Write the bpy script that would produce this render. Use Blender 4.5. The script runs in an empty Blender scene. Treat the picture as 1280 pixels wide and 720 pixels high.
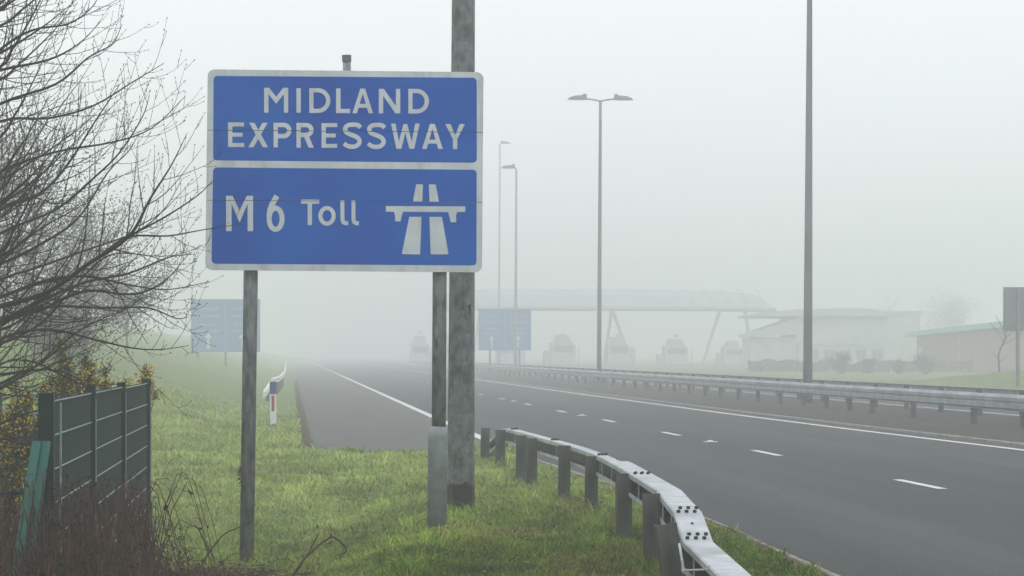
import bpy, bmesh, math, random
import numpy as np
from mathutils import Vector, Matrix, noise

# ------------------------------------------------------------------ camera, world, sun
S = bpy.context.scene
COL = S.collection
F, HZ, H = 3000.0, 442.0, 1.6            # focal length and horizon of the 1280 px wide photograph, eye height
cam = bpy.data.cameras.new('camera')
cam.lens = F / 1280 * 36; cam.sensor_width = 36; cam.shift_y = (HZ - 360) / 1280
cam.clip_start = 0.1; cam.clip_end = 5000
camo = bpy.data.objects.new('camera', cam); COL.objects.link(camo)
camo.location = (0, 0, H); camo.rotation_euler = (math.pi / 2, 0, 0)
S.camera = camo

W = bpy.data.worlds.new('World'); S.world = W; W.use_nodes = True
wn, wl = W.node_tree.nodes, W.node_tree.links
wn.clear()
wo = wn.new('ShaderNodeOutputWorld'); bg = wn.new('ShaderNodeBackground')
sky = wn.new('ShaderNodeTexSky'); sky.sky_type = 'NISHITA'; sky.sun_disc = False
SUN_EL, SUN_AZ = math.radians(42), math.radians(165)
sky.sun_elevation = SUN_EL; sky.sun_rotation = SUN_AZ
sky.air_density = 1.0; sky.dust_density = 6.0; sky.ozone_density = 1.0
mixw = wn.new('ShaderNodeMixRGB'); mixw.inputs[0].default_value = 0.93
mixw.inputs[2].default_value = (12.6, 13.05, 13.4, 1)       # the overcast deck, seen at strength 0.1
wl.new(sky.outputs[0], mixw.inputs[1]); wl.new(mixw.outputs[0], bg.inputs[0])
bg.inputs[1].default_value = 0.1
wl.new(bg.outputs[0], wo.inputs[0])

sun = bpy.data.lights.new('sun', 'SUN'); sun.energy = 0.5; sun.angle = math.radians(25); sun.color = (1, .97, .93)
suno = bpy.data.objects.new('sun', sun); COL.objects.link(suno)
sd = Vector((math.sin(SUN_AZ) * math.cos(SUN_EL), math.cos(SUN_AZ) * math.cos(SUN_EL), math.sin(SUN_EL)))
suno.rotation_euler = sd.to_track_quat('Z', 'Y').to_euler(); suno.location = (0, 0, 60)

S.view_settings.view_transform = 'Standard'; S.view_settings.look = 'None'
S.view_settings.exposure = 0.0; S.view_settings.gamma = 1
S.render.engine = 'CYCLES'
S.cycles.volume_bounces = 6; S.cycles.max_bounces = 10; S.cycles.diffuse_bounces = 4
S.cycles.use_denoising = True
HAZE = 0.0051

# ------------------------------------------------------------------ helpers
TA = 0.0917                                # the road heads this far left of straight ahead
AN = math.atan(TA); CA, SA = math.cos(AN), math.sin(AN)

def px(x, y, Y): return Vector(((x - 640) / F * Y, Y, H - (y - HZ) / F * Y))
def uY(u, Y, z=0.0): return Vector((u - TA * Y, Y, z))
def ss(a, b, t):
    if a > b: return 1 - ss(b, a, t)
    t = max(0.0, min(1.0, (t - a) / (b - a))); return t * t * (3 - 2 * t)

def ground(X, Y):
    u = X + TA * Y
    z = 0.0
    z -= 0.42 * ss(0.6, 2.5, -X) * (1 - ss(24, 38, Y))
    if u < 0.2:
        k = -1.3 - u
        bank = 0.29 * (k + math.sqrt(k * k + .5)) / 2 - .03
        bank = min(bank, 5.0)
        z += max(0, bank) * ss(26, 62, Y)
    if u < 4 and 10 < Y < 90:
        k = .045 * noise.noise(Vector((X * 1.15, Y * .8, 2.5))) + .022 * noise.noise(Vector((X * 3.6, Y * 2.4, 6)))
        z += k * ss(3.9, 3.2, u) * (1 - ss(60, 90, Y)) * (1 - ss(-.5, 0, u) * ss(37, 38.5, Y))
    if u > 28:
        z += 1.0 * ss(28, 35, u) * (1 - ss(105, 140, Y)) * ss(60, 85, Y)
    return z

class MB:
    def __init__(s): s.v = []; s.f = []; s.smooth = False
    def add(s, vs, fs):
        n = len(s.v); s.v.extend([tuple(p) for p in vs]); s.f.extend([tuple(i + n for i in f) for f in fs])
        return s
    def box(s, c, size, M=None):
        hx, hy, hz = size[0] / 2, size[1] / 2, size[2] / 2
        vs = [Vector((x * hx, y * hy, z * hz)) for x in (-1, 1) for y in (-1, 1) for z in (-1, 1)]
        if M is not None: vs = [M @ p for p in vs]
        c = Vector(c)
        return s.add([p + c for p in vs], [(0, 1, 3, 2), (4, 6, 7, 5), (0, 4, 5, 1), (2, 3, 7, 6), (0, 2, 6, 4), (1, 5, 7, 3)])
    def tube(s, pts, rad, k=6, cap=True, twist=0.0):
        n0 = len(s.v); N = len(pts); pts = [Vector(p) for p in pts]
        if not hasattr(rad, '__len__'): rad = [rad] * N
        ref = Vector((0.13, 0.98, 0.05))
        for i, p in enumerate(pts):
            d = (pts[min(i + 1, N - 1)] - pts[max(i - 1, 0)])
            if d.length < 1e-9: d = Vector((0, 0, 1))
            d.normalize()
            r = ref if abs(d.dot(ref)) < .95 else Vector((1, 0, 0))
            a = d.cross(r).normalized(); b = d.cross(a)
            for j in range(k):
                t = 2 * math.pi * j / k + twist
                q = p + (a * math.cos(t) + b * math.sin(t)) * rad[i]
                s.v.append((q.x, q.y, q.z))
        for i in range(N - 1):
            for j in range(k):
                a0 = n0 + i * k + j; b0 = n0 + i * k + (j + 1) % k
                s.f.append((a0, b0, b0 + k, a0 + k))
        if cap:
            s.f.append(tuple(n0 + j for j in range(k))[::-1]); s.f.append(tuple(n0 + (N - 1) * k + j for j in range(k)))
        return s
    def prism(s, poly, org, ex, ey, ez):
        """polygon (2d) in the plane org+ex*a+ey*b, thickness vector ez"""
        n = len(poly); org, ex, ey, ez = Vector(org), Vector(ex), Vector(ey), Vector(ez)
        vs = [org + ex * a + ey * b for a, b in poly]
        return s.add(vs + [p + ez for p in vs], [tuple(range(n))[::-1], tuple(range(n, 2 * n))] + [(i, (i + 1) % n, n + (i + 1) % n, n + i) for i in range(n)])
    def profile(s, prof, pts, closed=False, rng=None):
        """sweep a profile [(out, z)] along pts; out is to the right of travel in plan"""
        n = len(prof); n0 = len(s.v); pts = [Vector(p) for p in pts]
        i0, i1 = rng or (0, len(pts) - 1)
        for i in range(i0, i1 + 1):
            p = pts[i]
            d = pts[min(i + 1, len(pts) - 1)] - pts[max(i - 1, 0)]; d.z = 0; d.normalize()
            r = Vector((d.y, -d.x, 0))
            for a, b in prof:
                q = p + r * a + Vector((0, 0, b)); s.v.append((q.x, q.y, q.z))
        m = n if closed else n - 1
        for i in range(i1 - i0):
            for j in range(m):
                a0 = n0 + i * n + j; b0 = n0 + i * n + (j + 1) % n
                s.f.append((a0, b0, b0 + n, a0 + n))
        if closed:
            s.f.append(tuple(n0 + j for j in range(n))); s.f.append(tuple(n0 + (i1 - i0) * n + j for j in range(n))[::-1])
        return s
    def mesh(s, name, m=None, smooth=False):
        me = bpy.data.meshes.new(name); me.from_pydata(s.v, [], s.f)
        if m: me.materials.append(m)
        if smooth: me.polygons.foreach_set('use_smooth', [True] * len(me.polygons))
        me.update(); return me
    def build(s, name, m, parent=None, smooth=False, kind=None, label=None, loc=None):
        o = bpy.data.objects.new(name, s.mesh(name, m, smooth)); COL.objects.link(o)
        if parent: o.parent = parent
        if kind: o['kind'] = kind
        if label: o['label'] = label
        if loc is not None: o.location = loc
        return o

def bez(P, n):
    """Catmull-Rom through points"""
    P = [Vector(p) for p in P]; P = [P[0] * 2 - P[1]] + P + [P[-1] * 2 - P[-2]]; out = []
    for i in range(1, len(P) - 2):
        for k in range(n):
            t = k / n; a, b_, c, d_ = P[i - 1], P[i], P[i + 1], P[i + 2]
            out.append(.5 * ((2 * b_) + (c - a) * t + (2 * a - 5 * b_ + 4 * c - d_) * t * t + (3 * b_ - 3 * c + d_ - a) * t ** 3))
    out.append(P[-2]); return out

def inst(name, me, parent=None, loc=(0, 0, 0), rz=0, kind=None):
    o = bpy.data.objects.new(name, me); COL.objects.link(o); o.location = loc; o.rotation_euler = (0, 0, rz)
    if parent: o.parent = parent
    if kind: o['kind'] = kind
    return o
def thing(name, label, cat, loc=(0, 0, 0), rz=0, group=None):
    o = bpy.data.objects.new(name, None); COL.objects.link(o); o.location = loc; o.rotation_euler = (0, 0, rz)
    o.empty_display_size = .2
    return tag(o, label, cat, group)
def tag(o, label, cat, group=None):
    o['label'] = label; o['category'] = cat
    if group: o['group'] = group
    return o

def mat(name, col, rough=.8, metal=0.0, var=.25, scale=4.0, bump=0.0, bscale=40.0, col2=None, detail=6, spec=.5, stretch=None, bdist=.01):
    m = bpy.data.materials.new(name); m.use_nodes = True
    n, l = m.node_tree.nodes, m.node_tree.links
    b = n['Principled BSDF']; b.inputs['Roughness'].default_value = rough; b.inputs['Metallic'].default_value = metal
    b.inputs['Specular IOR Level'].default_value = spec
    tc = n.new('ShaderNodeTexCoord'); src = tc.outputs['Object']
    if stretch:
        mp = n.new('ShaderNodeMapping'); mp.inputs['Scale'].default_value = stretch; l.new(src, mp.inputs[0]); src = mp.outputs[0]
    t = n.new('ShaderNodeTexNoise'); t.inputs['Scale'].default_value = scale; t.inputs['Detail'].default_value = detail; l.new(src, t.inputs['Vector'])
    r = n.new('ShaderNodeValToRGB'); r.color_ramp.elements[0].position = .32; r.color_ramp.elements[1].position = .68
    c2 = col2 or tuple(min(1, c * (1 + var)) for c in col)
    c1 = col if col2 else tuple(c * (1 - var) for c in col)
    r.color_ramp.elements[0].color = (*c1, 1); r.color_ramp.elements[1].color = (*c2, 1)
    l.new(t.outputs['Fac'], r.inputs[0]); l.new(r.outputs[0], b.inputs['Base Color'])
    if bump:
        t2 = n.new('ShaderNodeTexNoise'); t2.inputs['Scale'].default_value = bscale; t2.inputs['Detail'].default_value = 4; l.new(src, t2.inputs['Vector'])
        bu = n.new('ShaderNodeBump'); bu.inputs['Strength'].default_value = bump; bu.inputs['Distance'].default_value = bdist
        l.new(t2.outputs['Fac'], bu.inputs['Height']); l.new(bu.outputs[0], b.inputs['Normal'])
    m['ramp'] = r.name
    return m

def over(m, col, scale, lo, hi, stretch=None, fac=1.0, detail=5):
    """lay a second weathering colour over a material, by another noise"""
    n, l = m.node_tree.nodes, m.node_tree.links; b = n['Principled BSDF']
    src = b.inputs['Base Color'].links[0].from_socket
    tc = n.new('ShaderNodeTexCoord'); mp = n.new('ShaderNodeMapping'); mp.inputs['Scale'].default_value = stretch or (1, 1, 1)
    mp.inputs['Location'].default_value = (scale * .37, 3.1, 1.7)
    l.new(tc.outputs['Object'], mp.inputs[0])
    t = n.new('ShaderNodeTexNoise'); t.inputs['Scale'].default_value = scale; t.inputs['Detail'].default_value = detail; l.new(mp.outputs[0], t.inputs['Vector'])
    mr = n.new('ShaderNodeMapRange'); mr.inputs[1].default_value = lo; mr.inputs[2].default_value = hi; mr.inputs[4].default_value = fac
    l.new(t.outputs['Fac'], mr.inputs[0])
    mx = n.new('ShaderNodeMixRGB'); mx.inputs[2].default_value = (*col, 1)
    l.new(mr.outputs[0], mx.inputs[0]); l.new(src, mx.inputs[1]); l.new(mx.outputs[0], b.inputs['Base Color'])
    return m

# ------------------------------------------------------------------ materials
M = {}
M['ground'] = mat('grass_ground', (.11, .155, .05), .95, var=0, col2=(.20, .25, .10), scale=1.3, bump=.6, bscale=18, bdist=.05, spec=.1)
over(M['ground'], (.13, .12, .055), .6, .52, .72, fac=.6)
over(M['ground'], (.27, .32, .17), 6, .5, .75, fac=.6)
M['soil'] = mat('verge_soil', (.035, .028, .02), .95, var=0, col2=(.11, .085, .055), scale=9, bump=.7, bscale=60, bdist=.02, spec=.2)
M['litter'] = mat('shaded_litter', (.005, .004, .003), .95, var=0, col2=(.022, .013, .008), scale=14, bump=.7, bscale=60, bdist=.03, spec=.1)  # litter brown taken near black, with the bramble shade in it
M['asphalt'] = mat('asphalt', (.018, .025, .030), .8, var=0, col2=(.031, .039, .045), scale=.9, bump=.5, bscale=90, bdist=.006, spec=.28, stretch=(1, .16, 1))
over(M['asphalt'], (.11, .12, .125), 62, .50, .68, fac=.85, detail=3)
over(M['asphalt'], (.008, .01, .012), 48, .52, .68, fac=.85, detail=3)
over(M['asphalt'], (.022, .026, .03), .9, .50, .68, stretch=(1.0, .02, 1), fac=.65, detail=3)
over(M['asphalt'], (.085, .09, .09), .55, .54, .72, stretch=(1.2, .06, 1), fac=.5)
over(M['asphalt'], (.015, .017, .02), 2.6, .66, .74, stretch=(1, .35, 1), fac=.5)
M['shoulder'] = mat('shoulder_asphalt', (.046, .050, .050), .78, var=0, col2=(.075, .077, .075), scale=.7, bump=.3, bscale=90, bdist=.004, spec=.4, stretch=(1, .3, 1))
over(M['shoulder'], (.13, .135, .135), 62, .50, .68, fac=.7, detail=3)
over(M['shoulder'], (.10, .085, .07), 1.1, .55, .75, stretch=(1, .25, 1), fac=.25)
M['gravel'] = mat('median_gravel', (.036, .034, .031), .95, var=0, col2=(.085, .078, .070), scale=5, bump=.8, bscale=70, bdist=.03, spec=.2)
over(M['gravel'], (.07, .075, .03), 1.4, .55, .7, fac=.6)
M['paint'] = mat('road_paint', (.52, .52, .50), .7, var=0, col2=(.74, .74, .72), scale=14, bump=.2, bscale=120)
over(M['paint'], (.2, .2, .2), 45, .6, .72, fac=.8)
M['concrete'] = mat('kerb_concrete', (.16, .15, .13), .9, var=0, col2=(.33, .32, .285), scale=6, bump=.3, bscale=60)
over(M['concrete'], (.08, .09, .05), 3, .52, .7, fac=.6)
M['galv'] = mat('galvanised_rail', (.37, .40, .43), .5, .25, var=0, col2=(.52, .55, .58), scale=5, bump=.05, bscale=50)
over(M['galv'], (.24, .26, .27), 2.6, .48, .72, fac=.7)
over(M['galv'], (.16, .15, .13), 22, .60, .74, fac=.6)
M['oldrail'] = mat('weathered_rail', (.22, .245, .27), .5, .25, var=0, col2=(.36, .39, .42), scale=4, bump=.05, bscale=50)
over(M['oldrail'], (.16, .17, .175), 2.2, .5, .7, stretch=(1, .4, 1), fac=.7)
M['post'] = mat('weathered_post', (.030, .034, .032), .8, .1, var=0, col2=(.085, .088, .082), scale=11, bump=.25, bscale=60, stretch=(1, 1, .35))
over(M['post'], (.05, .037, .028), 7, .5, .75, stretch=(1, 1, .3), fac=.7)
M['column'] = mat('weathered_column', (.070, .080, .084), .75, .15, var=0, col2=(.185, .20, .205), scale=10, bump=.2, bscale=50, stretch=(1, 1, .8))
over(M['column'], (.045, .055, .038), 7, .50, .66, stretch=(1, 1, .45), fac=.8)
over(M['column'], (.24, .26, .27), 18, .54, .70, stretch=(1, 1, .8), fac=.6)
over(M['column'], (.03, .035, .028), 30, .6, .7, stretch=(2, 2, .25), fac=.6)
M['signpost'] = mat('galvanised_sign_post', (.12, .133, .145), .6, .3, var=0, col2=(.29, .31, .33), scale=14, bump=.12, bscale=60, stretch=(1, 1, .3))
over(M['signpost'], (.05, .058, .052), 13, .5, .68, stretch=(1.2, 1.2, .5), fac=.8)
M['sleeve'] = mat('painted_sleeve', (.19, .22, .23), .6, .1, var=0, col2=(.29, .32, .33), scale=8, bump=.1, bscale=50)
over(M['sleeve'], (.12, .15, .12), 6, .5, .7, fac=.5)
M['poledark'] = mat('lamp_steel', (.12, .13, .135), .6, .3, var=.3, scale=3, stretch=(1, 1, .2))
M['polefar'] = mat('hazed_galvanised_mast', (.30, .33, .33), .6, .1, var=.15, scale=3)  # lighter steel for the farthest lamps; extra haze put into the colour
M['black'] = mat('bitumen_and_lining_black', (.008, .008, .008), .5, var=.4, scale=14, bump=.2)
M['bolt'] = mat('dark_bolt', (.012, .013, .025), .45, .4, var=.4, scale=30)
M['signblue'] = mat('sign_blue_sheeting', (.0, .066, .37), .5, var=0, col2=(.0, .100, .44), scale=1.1, spec=.12)
over(M['signblue'], (.0, .050, .33), .8, .45, .7, fac=.8)
over(M['signblue'], (.0, .09, .34), 26, .58, .76, stretch=(1, 1, .25), fac=.45)
M['signwhite'] = mat('sign_grey_sheeting', (.46, .50, .53), .5, var=0, col2=(.56, .60, .63), scale=5, spec=.2)
over(M['signwhite'], (.29, .31, .31), 9, .52, .75, stretch=(1, 1, .3), fac=.5)
M['aluminium'] = mat('sign_back', (.13, .14, .15), .5, .3, var=.2, scale=5)
M['farblue'] = mat('far_sign_blue', (.12, .24, .42), .5, var=.08, scale=1)  # sign blue paled towards the fog; haze put into the colour
M['fartext'] = mat('far_sign_text', (.34, .44, .56), .6, var=.05, scale=2)  # lettering brought close to the blue, as haze would flatten it
M['white'] = mat('white_plastic', (.62, .64, .66), .5, var=.08, scale=8)
M['navy'] = mat('blue_band', (.018, .035, .17), .4, var=.15, scale=8)
M['red'] = mat('red_reflector', (.30, .012, .02), .35, var=.15, scale=20)
M['fence'] = mat('green_fence_paint', (.0, .014, .013), .5, var=0, col2=(.0, .024, .022), scale=6, spec=.5)
M['fencedark'] = mat('dark_fence_paint', (.0, .009, .011), .5, var=0, col2=(.0, .018, .018), scale=6, spec=.25)
M['fencelight'] = mat('highlight_wire', (.22, .28, .27), .35, .3, var=.3, scale=12)  # pale tone paints the light caught along the wires
M['wirepale'] = mat('pale_wire', (.10, .13, .11), .6, .2, var=.3, scale=12)
M['board'] = mat('teal_board', (.0, .055, .045), .6, var=0, col2=(.0, .085, .07), scale=7, bump=.1, stretch=(1, 1, .3))
M['bark'] = mat('twig_bark', (.008, .007, .008), .9, var=0, col2=(.026, .022, .022), scale=25, spec=.3)
M['bud'] = mat('bud', (.04, .033, .022), .8, var=.5, scale=20)
M['catkin'] = mat('green_catkin', (.09, .11, .035), .8, var=.4, scale=20)
M['gorse'] = mat('gorse_green', (.03, .045, .018), .9, var=0, col2=(.085, .075, .035), scale=6)
M['gorsestem'] = mat('gorse_stem', (.05, .035, .022), .9, var=.4, scale=10)
M['yellow'] = mat('gorse_flower', (.80, .52, .0), .7, var=.25, scale=30)
M['bramble'] = mat('bramble_stem', (.006, .002, .002), .85, var=0, col2=(.070, .024, .016), scale=8)
M['straw'] = mat('straw_stem', (.07, .035, .016), .8, var=0, col2=(.30, .19, .09), scale=3)
M['fallen'] = mat('fallen_leaf', (.08, .04, .02), .8, var=0, col2=(.26, .15, .07), scale=9)
M['deadleaf'] = mat('dead_leaf', (.006, .002, .001), .9, var=0, col2=(.085, .032, .012), scale=12)
M['brick'] = mat('far_brick', (.26, .15, .125), .9, var=.2, scale=3)  # brick paled; some haze put into its colour
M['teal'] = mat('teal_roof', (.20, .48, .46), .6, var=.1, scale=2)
M['cladding'] = mat('pale_cladding', (.46, .49, .50), .7, var=.1, scale=1)  # cladding, walls, roofs and canopy are paled; haze put into their colours
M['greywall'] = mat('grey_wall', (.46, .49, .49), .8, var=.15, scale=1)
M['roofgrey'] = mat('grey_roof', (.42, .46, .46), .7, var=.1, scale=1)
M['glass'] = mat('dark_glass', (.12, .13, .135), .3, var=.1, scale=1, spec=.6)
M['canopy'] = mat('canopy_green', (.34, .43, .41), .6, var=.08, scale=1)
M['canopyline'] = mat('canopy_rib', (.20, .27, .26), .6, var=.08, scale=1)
M['hedge'] = mat('far_foliage', (.05, .06, .032), .95, var=0, col2=(.12, .125, .07), scale=.8)
M['trunk'] = mat('far_trunk', (.05, .045, .038), .9, var=.3, scale=4)

def blade_material():
    m = bpy.data.materials.new('grass_blade'); m.use_nodes = True
    n, l = m.node_tree.nodes, m.node_tree.links; b = n['Principled BSDF']
    a = n.new('ShaderNodeAttribute'); a.attribute_name = 'tint'
    l.new(a.outputs['Color'], b.inputs['Base Color'])
    b.inputs['Roughness'].default_value = .6; b.inputs['Specular IOR Level'].default_value = .25
    return m
M['blade'] = blade_material()

# ------------------------------------------------------------------ ground and roads
def axis(segs):
    out = []
    for a, b, st in segs:
        k = max(1, int(round((b - a) / st))); out += [a + (b - a) * i / k for i in range(k)]
    return out + [segs[-1][1]]
xs = axis([(-700, -120, 60), (-120, -40, 8), (-40, -12, 1), (-12, 6, .25), (6, 40, 2), (40, 120, 10), (120, 700, 80)])
ys = axis([(-60, 8, 8), (8, 45, .3), (45, 120, 1.5), (120, 300, 10), (300, 900, 60)])
vs = []; fs = []
for Y in ys:
    for X in xs:
        z = ground(X, Y); u = X + TA * Y
        rough = .022 * noise.noise(Vector((X * 1.3, Y * 1.3, 0))) + .012 * noise.noise(Vector((X * 5, Y * 5, 3)))
        if 0 < u < 30: rough = min(rough, 0) * .5 - .03
        vs.append((X, Y, z + rough - .01))
nx = len(xs)
for j in range(len(ys) - 1):
    for i in range(nx - 1):
        a = j * nx + i; fs.append((a, a + 1, a + nx + 1, a + nx))
g = MB().add(vs, fs).build('ground', M['ground'], smooth=True, kind='structure')

def strip(name, left, right, z, m, y0=None, y1=None, step=None):
    """sheet between two edge lines given as [(Y, u)]"""
    Ys = sorted(set([p[0] for p in left] + [p[0] for p in right]))
    if step:
        a, b = Ys[0], min(Ys[-1], 150); k = int((b - a) / step); Ys = sorted(set(Ys + [a + (b - a) * i / k for i in range(k)]))
    L = lambda t, P: float(np.interp(t, [p[0] for p in P], [p[1] for p in P]))
    v = []; f = []
    for Y in Ys: v += [uY(L(Y, left), Y, z), uY(L(Y, right), Y, z)]
    for i in range(len(Ys) - 1): f.append((2 * i, 2 * i + 1, 2 * i + 3, 2 * i + 2))
    mb = MB().add([Matrix.Rotation(-AN, 3, 'Z') @ p for p in v], f)
    return mb, name, m
def lay(b_, n_, m_):
    o = b_.build(n_, m_, kind='structure'); o.rotation_euler.z = AN; return o
EDGE = [(-40, 3.9), (10, 3.9), (17.3, 3.95), (21, 4.03), (24, 4.05), (30, 3.92), (36, 3.72), (39.2, 3.62)]
RLINE = [(-40, 12.6), (20, 12.4), (40.7, 12.05), (51, 11.75), (63.6, 11.55), (90, 11.38), (150, 11.25), (300, 11.15), (800, 11.1)]
REDGE = [(y, u + .62) for y, u in RLINE]
b, n_, m_ = strip('road', EDGE + [(39.3, 3.6), (800, 3.6)], REDGE, .004, M['asphalt']); lay(b, n_, m_)
b, n_, m_ = strip('hard_shoulder', [(38.9, .34), (45, .30), (60, .27), (800, .27)], [(38.9, 3.6), (39.3, 3.6), (800, 3.6)], .004, M['shoulder']); lay(b, n_, m_)
b, n_, m_ = strip('opposite_road', [(-40, 18.2), (800, 18.2)], [(-40, 27), (800, 27)], .004, M['asphalt']); lay(b, n_, m_)
# central reservation: a slightly lumpy gravel strip
v = []; f = []; Ys = axis([(30, 90, .5), (90, 200, 3), (200, 800, 60)]); K = 16
for Y in Ys:
    r = float(np.interp(Y, [p[0] for p in REDGE], [p[1] for p in REDGE]))
    for k in range(K + 1):
        u = r + .10 + (18.1 - r - .10) * k / K
        z = .045 + .035 * noise.noise(Vector((u * 2.2, Y * .8, 7))) + (0 if 0 < k < K else -.02)
        v.append(uY(u, Y, z))
for j in range(len(Ys) - 1):
    for i in range(K): a = j * (K + 1) + i; f.append((a, a + 1, a + K + 2, a + K + 1))
MB().add(v, f).build('central_reservation', M['gravel'], smooth=True, kind='structure')

def kerb_line(path, w, h, z0=-.05):
    return MB().profile([(-w / 2, z0), (-w / 2, h - .01), (-w / 2 + .012, h), (w / 2 - .012, h), (w / 2, h - .01), (w / 2, z0)], path, closed=True)
# near kerb in pieces
kroot = thing('kerb', 'pale concrete kerb curving between the near grass and the main carriageway', 'kerb')
kp = [(Y, float(np.interp(Y, [p[0] for p in EDGE], [p[1] for p in EDGE])) - .06) for Y in axis([(12, 39, .915)])]
for (Ya, ua), (Yb, ub) in zip(kp[:-1], kp[1:]):
    kerb_line([uY(ua, Ya + .006), uY(ub, Yb - .006)], .065, .018).build('kerb_stone', M['concrete'], kroot)
kroot = thing('kerb', 'low pale brown kerb along the edge of the central reservation gravel', 'kerb')
kp = [(Y, float(np.interp(Y, [p[0] for p in REDGE], [p[1] for p in REDGE])) + .06) for Y in axis([(34, 160, 1.8)])]
for (Ya, ua), (Yb, ub) in zip(kp[:-1], kp[1:]):
    kerb_line([uY(ua, Ya + .01), uY(ub, Yb - .01)], .10, .045).build('kerb_stone', M['concrete'], kroot)

# markings
def line(name, P, w, ya, yb, z=.009, label=None):
    Ys = sorted(set([ya, yb] + [p[0] for p in P if ya < p[0] < yb]))
    L = lambda t: float(np.interp(t, [p[0] for p in P], [p[1] for p in P]))
    v = []; f = []
    for Y in Ys: v += [uY(L(Y) - w / 2, Y, z), uY(L(Y) + w / 2, Y, z)]
    for i in range(len(Ys) - 1): f.append((2 * i, 2 * i + 1, 2 * i + 3, 2 * i + 2))
    return MB().add(v, f).build(name, M['paint'], kind='structure')
line('edge_line_marking', [(0, 3.62), (39, 3.60), (60, 3.55), (800, 3.55)], .19, 39.0, 500)
line('edge_line_marking', RLINE, .17, 20, 500)
line('edge_line_marking', [(0, 18.75), (800, 18.75)], .15, 40, 400)
line('edge_line_marking', [(0, 26.4), (800, 26.4)], .15, 60, 400)
DL = [(0, 7.72), (29.3, 7.66), (38.7, 7.61), (47.8, 7.53), (57.5, 7.51), (66.2, 7.42), (100, 7.38), (800, 7.35)]
Yd = 29.3 - 9.2
while Yd < 240:
    line('lane_dash_marking', DL, .125, Yd - 1.05, Yd + 1.05); Yd += 9.2
Yd = 60
while Yd < 200:
    line('lane_dash_marking', [(0, 22.6), (800, 22.6)], .12, Yd - 1.05, Yd + 1.05); Yd += 9.2
# road studs
for i, (Y, lab) in enumerate([(25.2, None), (43.4, 'white road stud between the two nearest complete lane dashes'), (61.8, 'white road stud farther along the lane line, beyond the third dash'), (80.2, 'faint road stud far along the lane line in the fog')]):
    if lab is None: continue
    c = uY(float(np.interp(Y, [p[0] for p in DL], [p[1] for p in DL])), Y, .004)
    t = thing('road_stud', lab, 'road stud', c, AN, 'road studs on the lane line')
    MB().prism([(-.12, -.10), (.12, -.10), (.12, .10), (-.12, .10)], (0, 0, 0), (1, 0, 0), (0, 1, 0), (0, 0, .008)).build('base', M['white'], t)
    MB().prism([(-.05, 0), (.05, 0), (.035, .022), (-.035, .022)], (-0, -.06, .008), (1, 0, 0), (0, 0, 1), (0, .12, 0)).build('lens', M['white'], t)

# ragged soil edge of the shoulder
def ragged(name, path, w0, w1, z, seed, m):
    rnd = random.Random(seed); v = []; f = []
    pts = []
    for (a, b) in zip(path[:-1], path[1:]):
        k = max(2, int((Vector(b) - Vector(a)).length / .18))
        pts += [Vector(a).lerp(Vector(b), i / k) for i in range(k)]
    pts.append(Vector(path[-1]))
    for i, p in enumerate(pts):
        d = (pts[min(i + 1, len(pts) - 1)] - pts[max(i - 1, 0)]).normalized(); r = Vector((d.y, -d.x, 0))
        n1 = .5 + .5 * noise.noise(p * 1.7 + Vector((seed, 0, 0))) + .35 * noise.noise(p * 6); n2 = .5 + .5 * noise.noise(p * 2.1 + Vector((0, seed, 5))) + .35 * noise.noise(p * 7)
        v += [p - r * w0 * n1 + Vector((0, 0, z - .03)), p + Vector((0, 0, z + .012)), p + r * w1 * n2 + Vector((0, 0, z))]
    for i in range(len(pts) - 1):
        for k in range(2): a = 3 * i + k; f.append((a, a + 1, a + 4, a + 3))
    return MB().add(v, f).build(name, m, kind='structure')
ragged('verge_soil', [uY(.30, 38.6), uY(.28, 60), uY(.25, 140)], .22, .14, .008, 2, M['soil'])
ragged('verge_soil', [uY(.35, 38.75), uY(1.4, 38.7), uY(2.6, 38.8), uY(3.5, 38.7)], .35, .22, .008, 9, M['soil'])
ragged('verge_soil', [uY(3.90, 14), uY(3.97, 21), uY(3.95, 25), uY(3.8, 31)], .45, .04, .009, 4, M['soil'])

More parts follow.
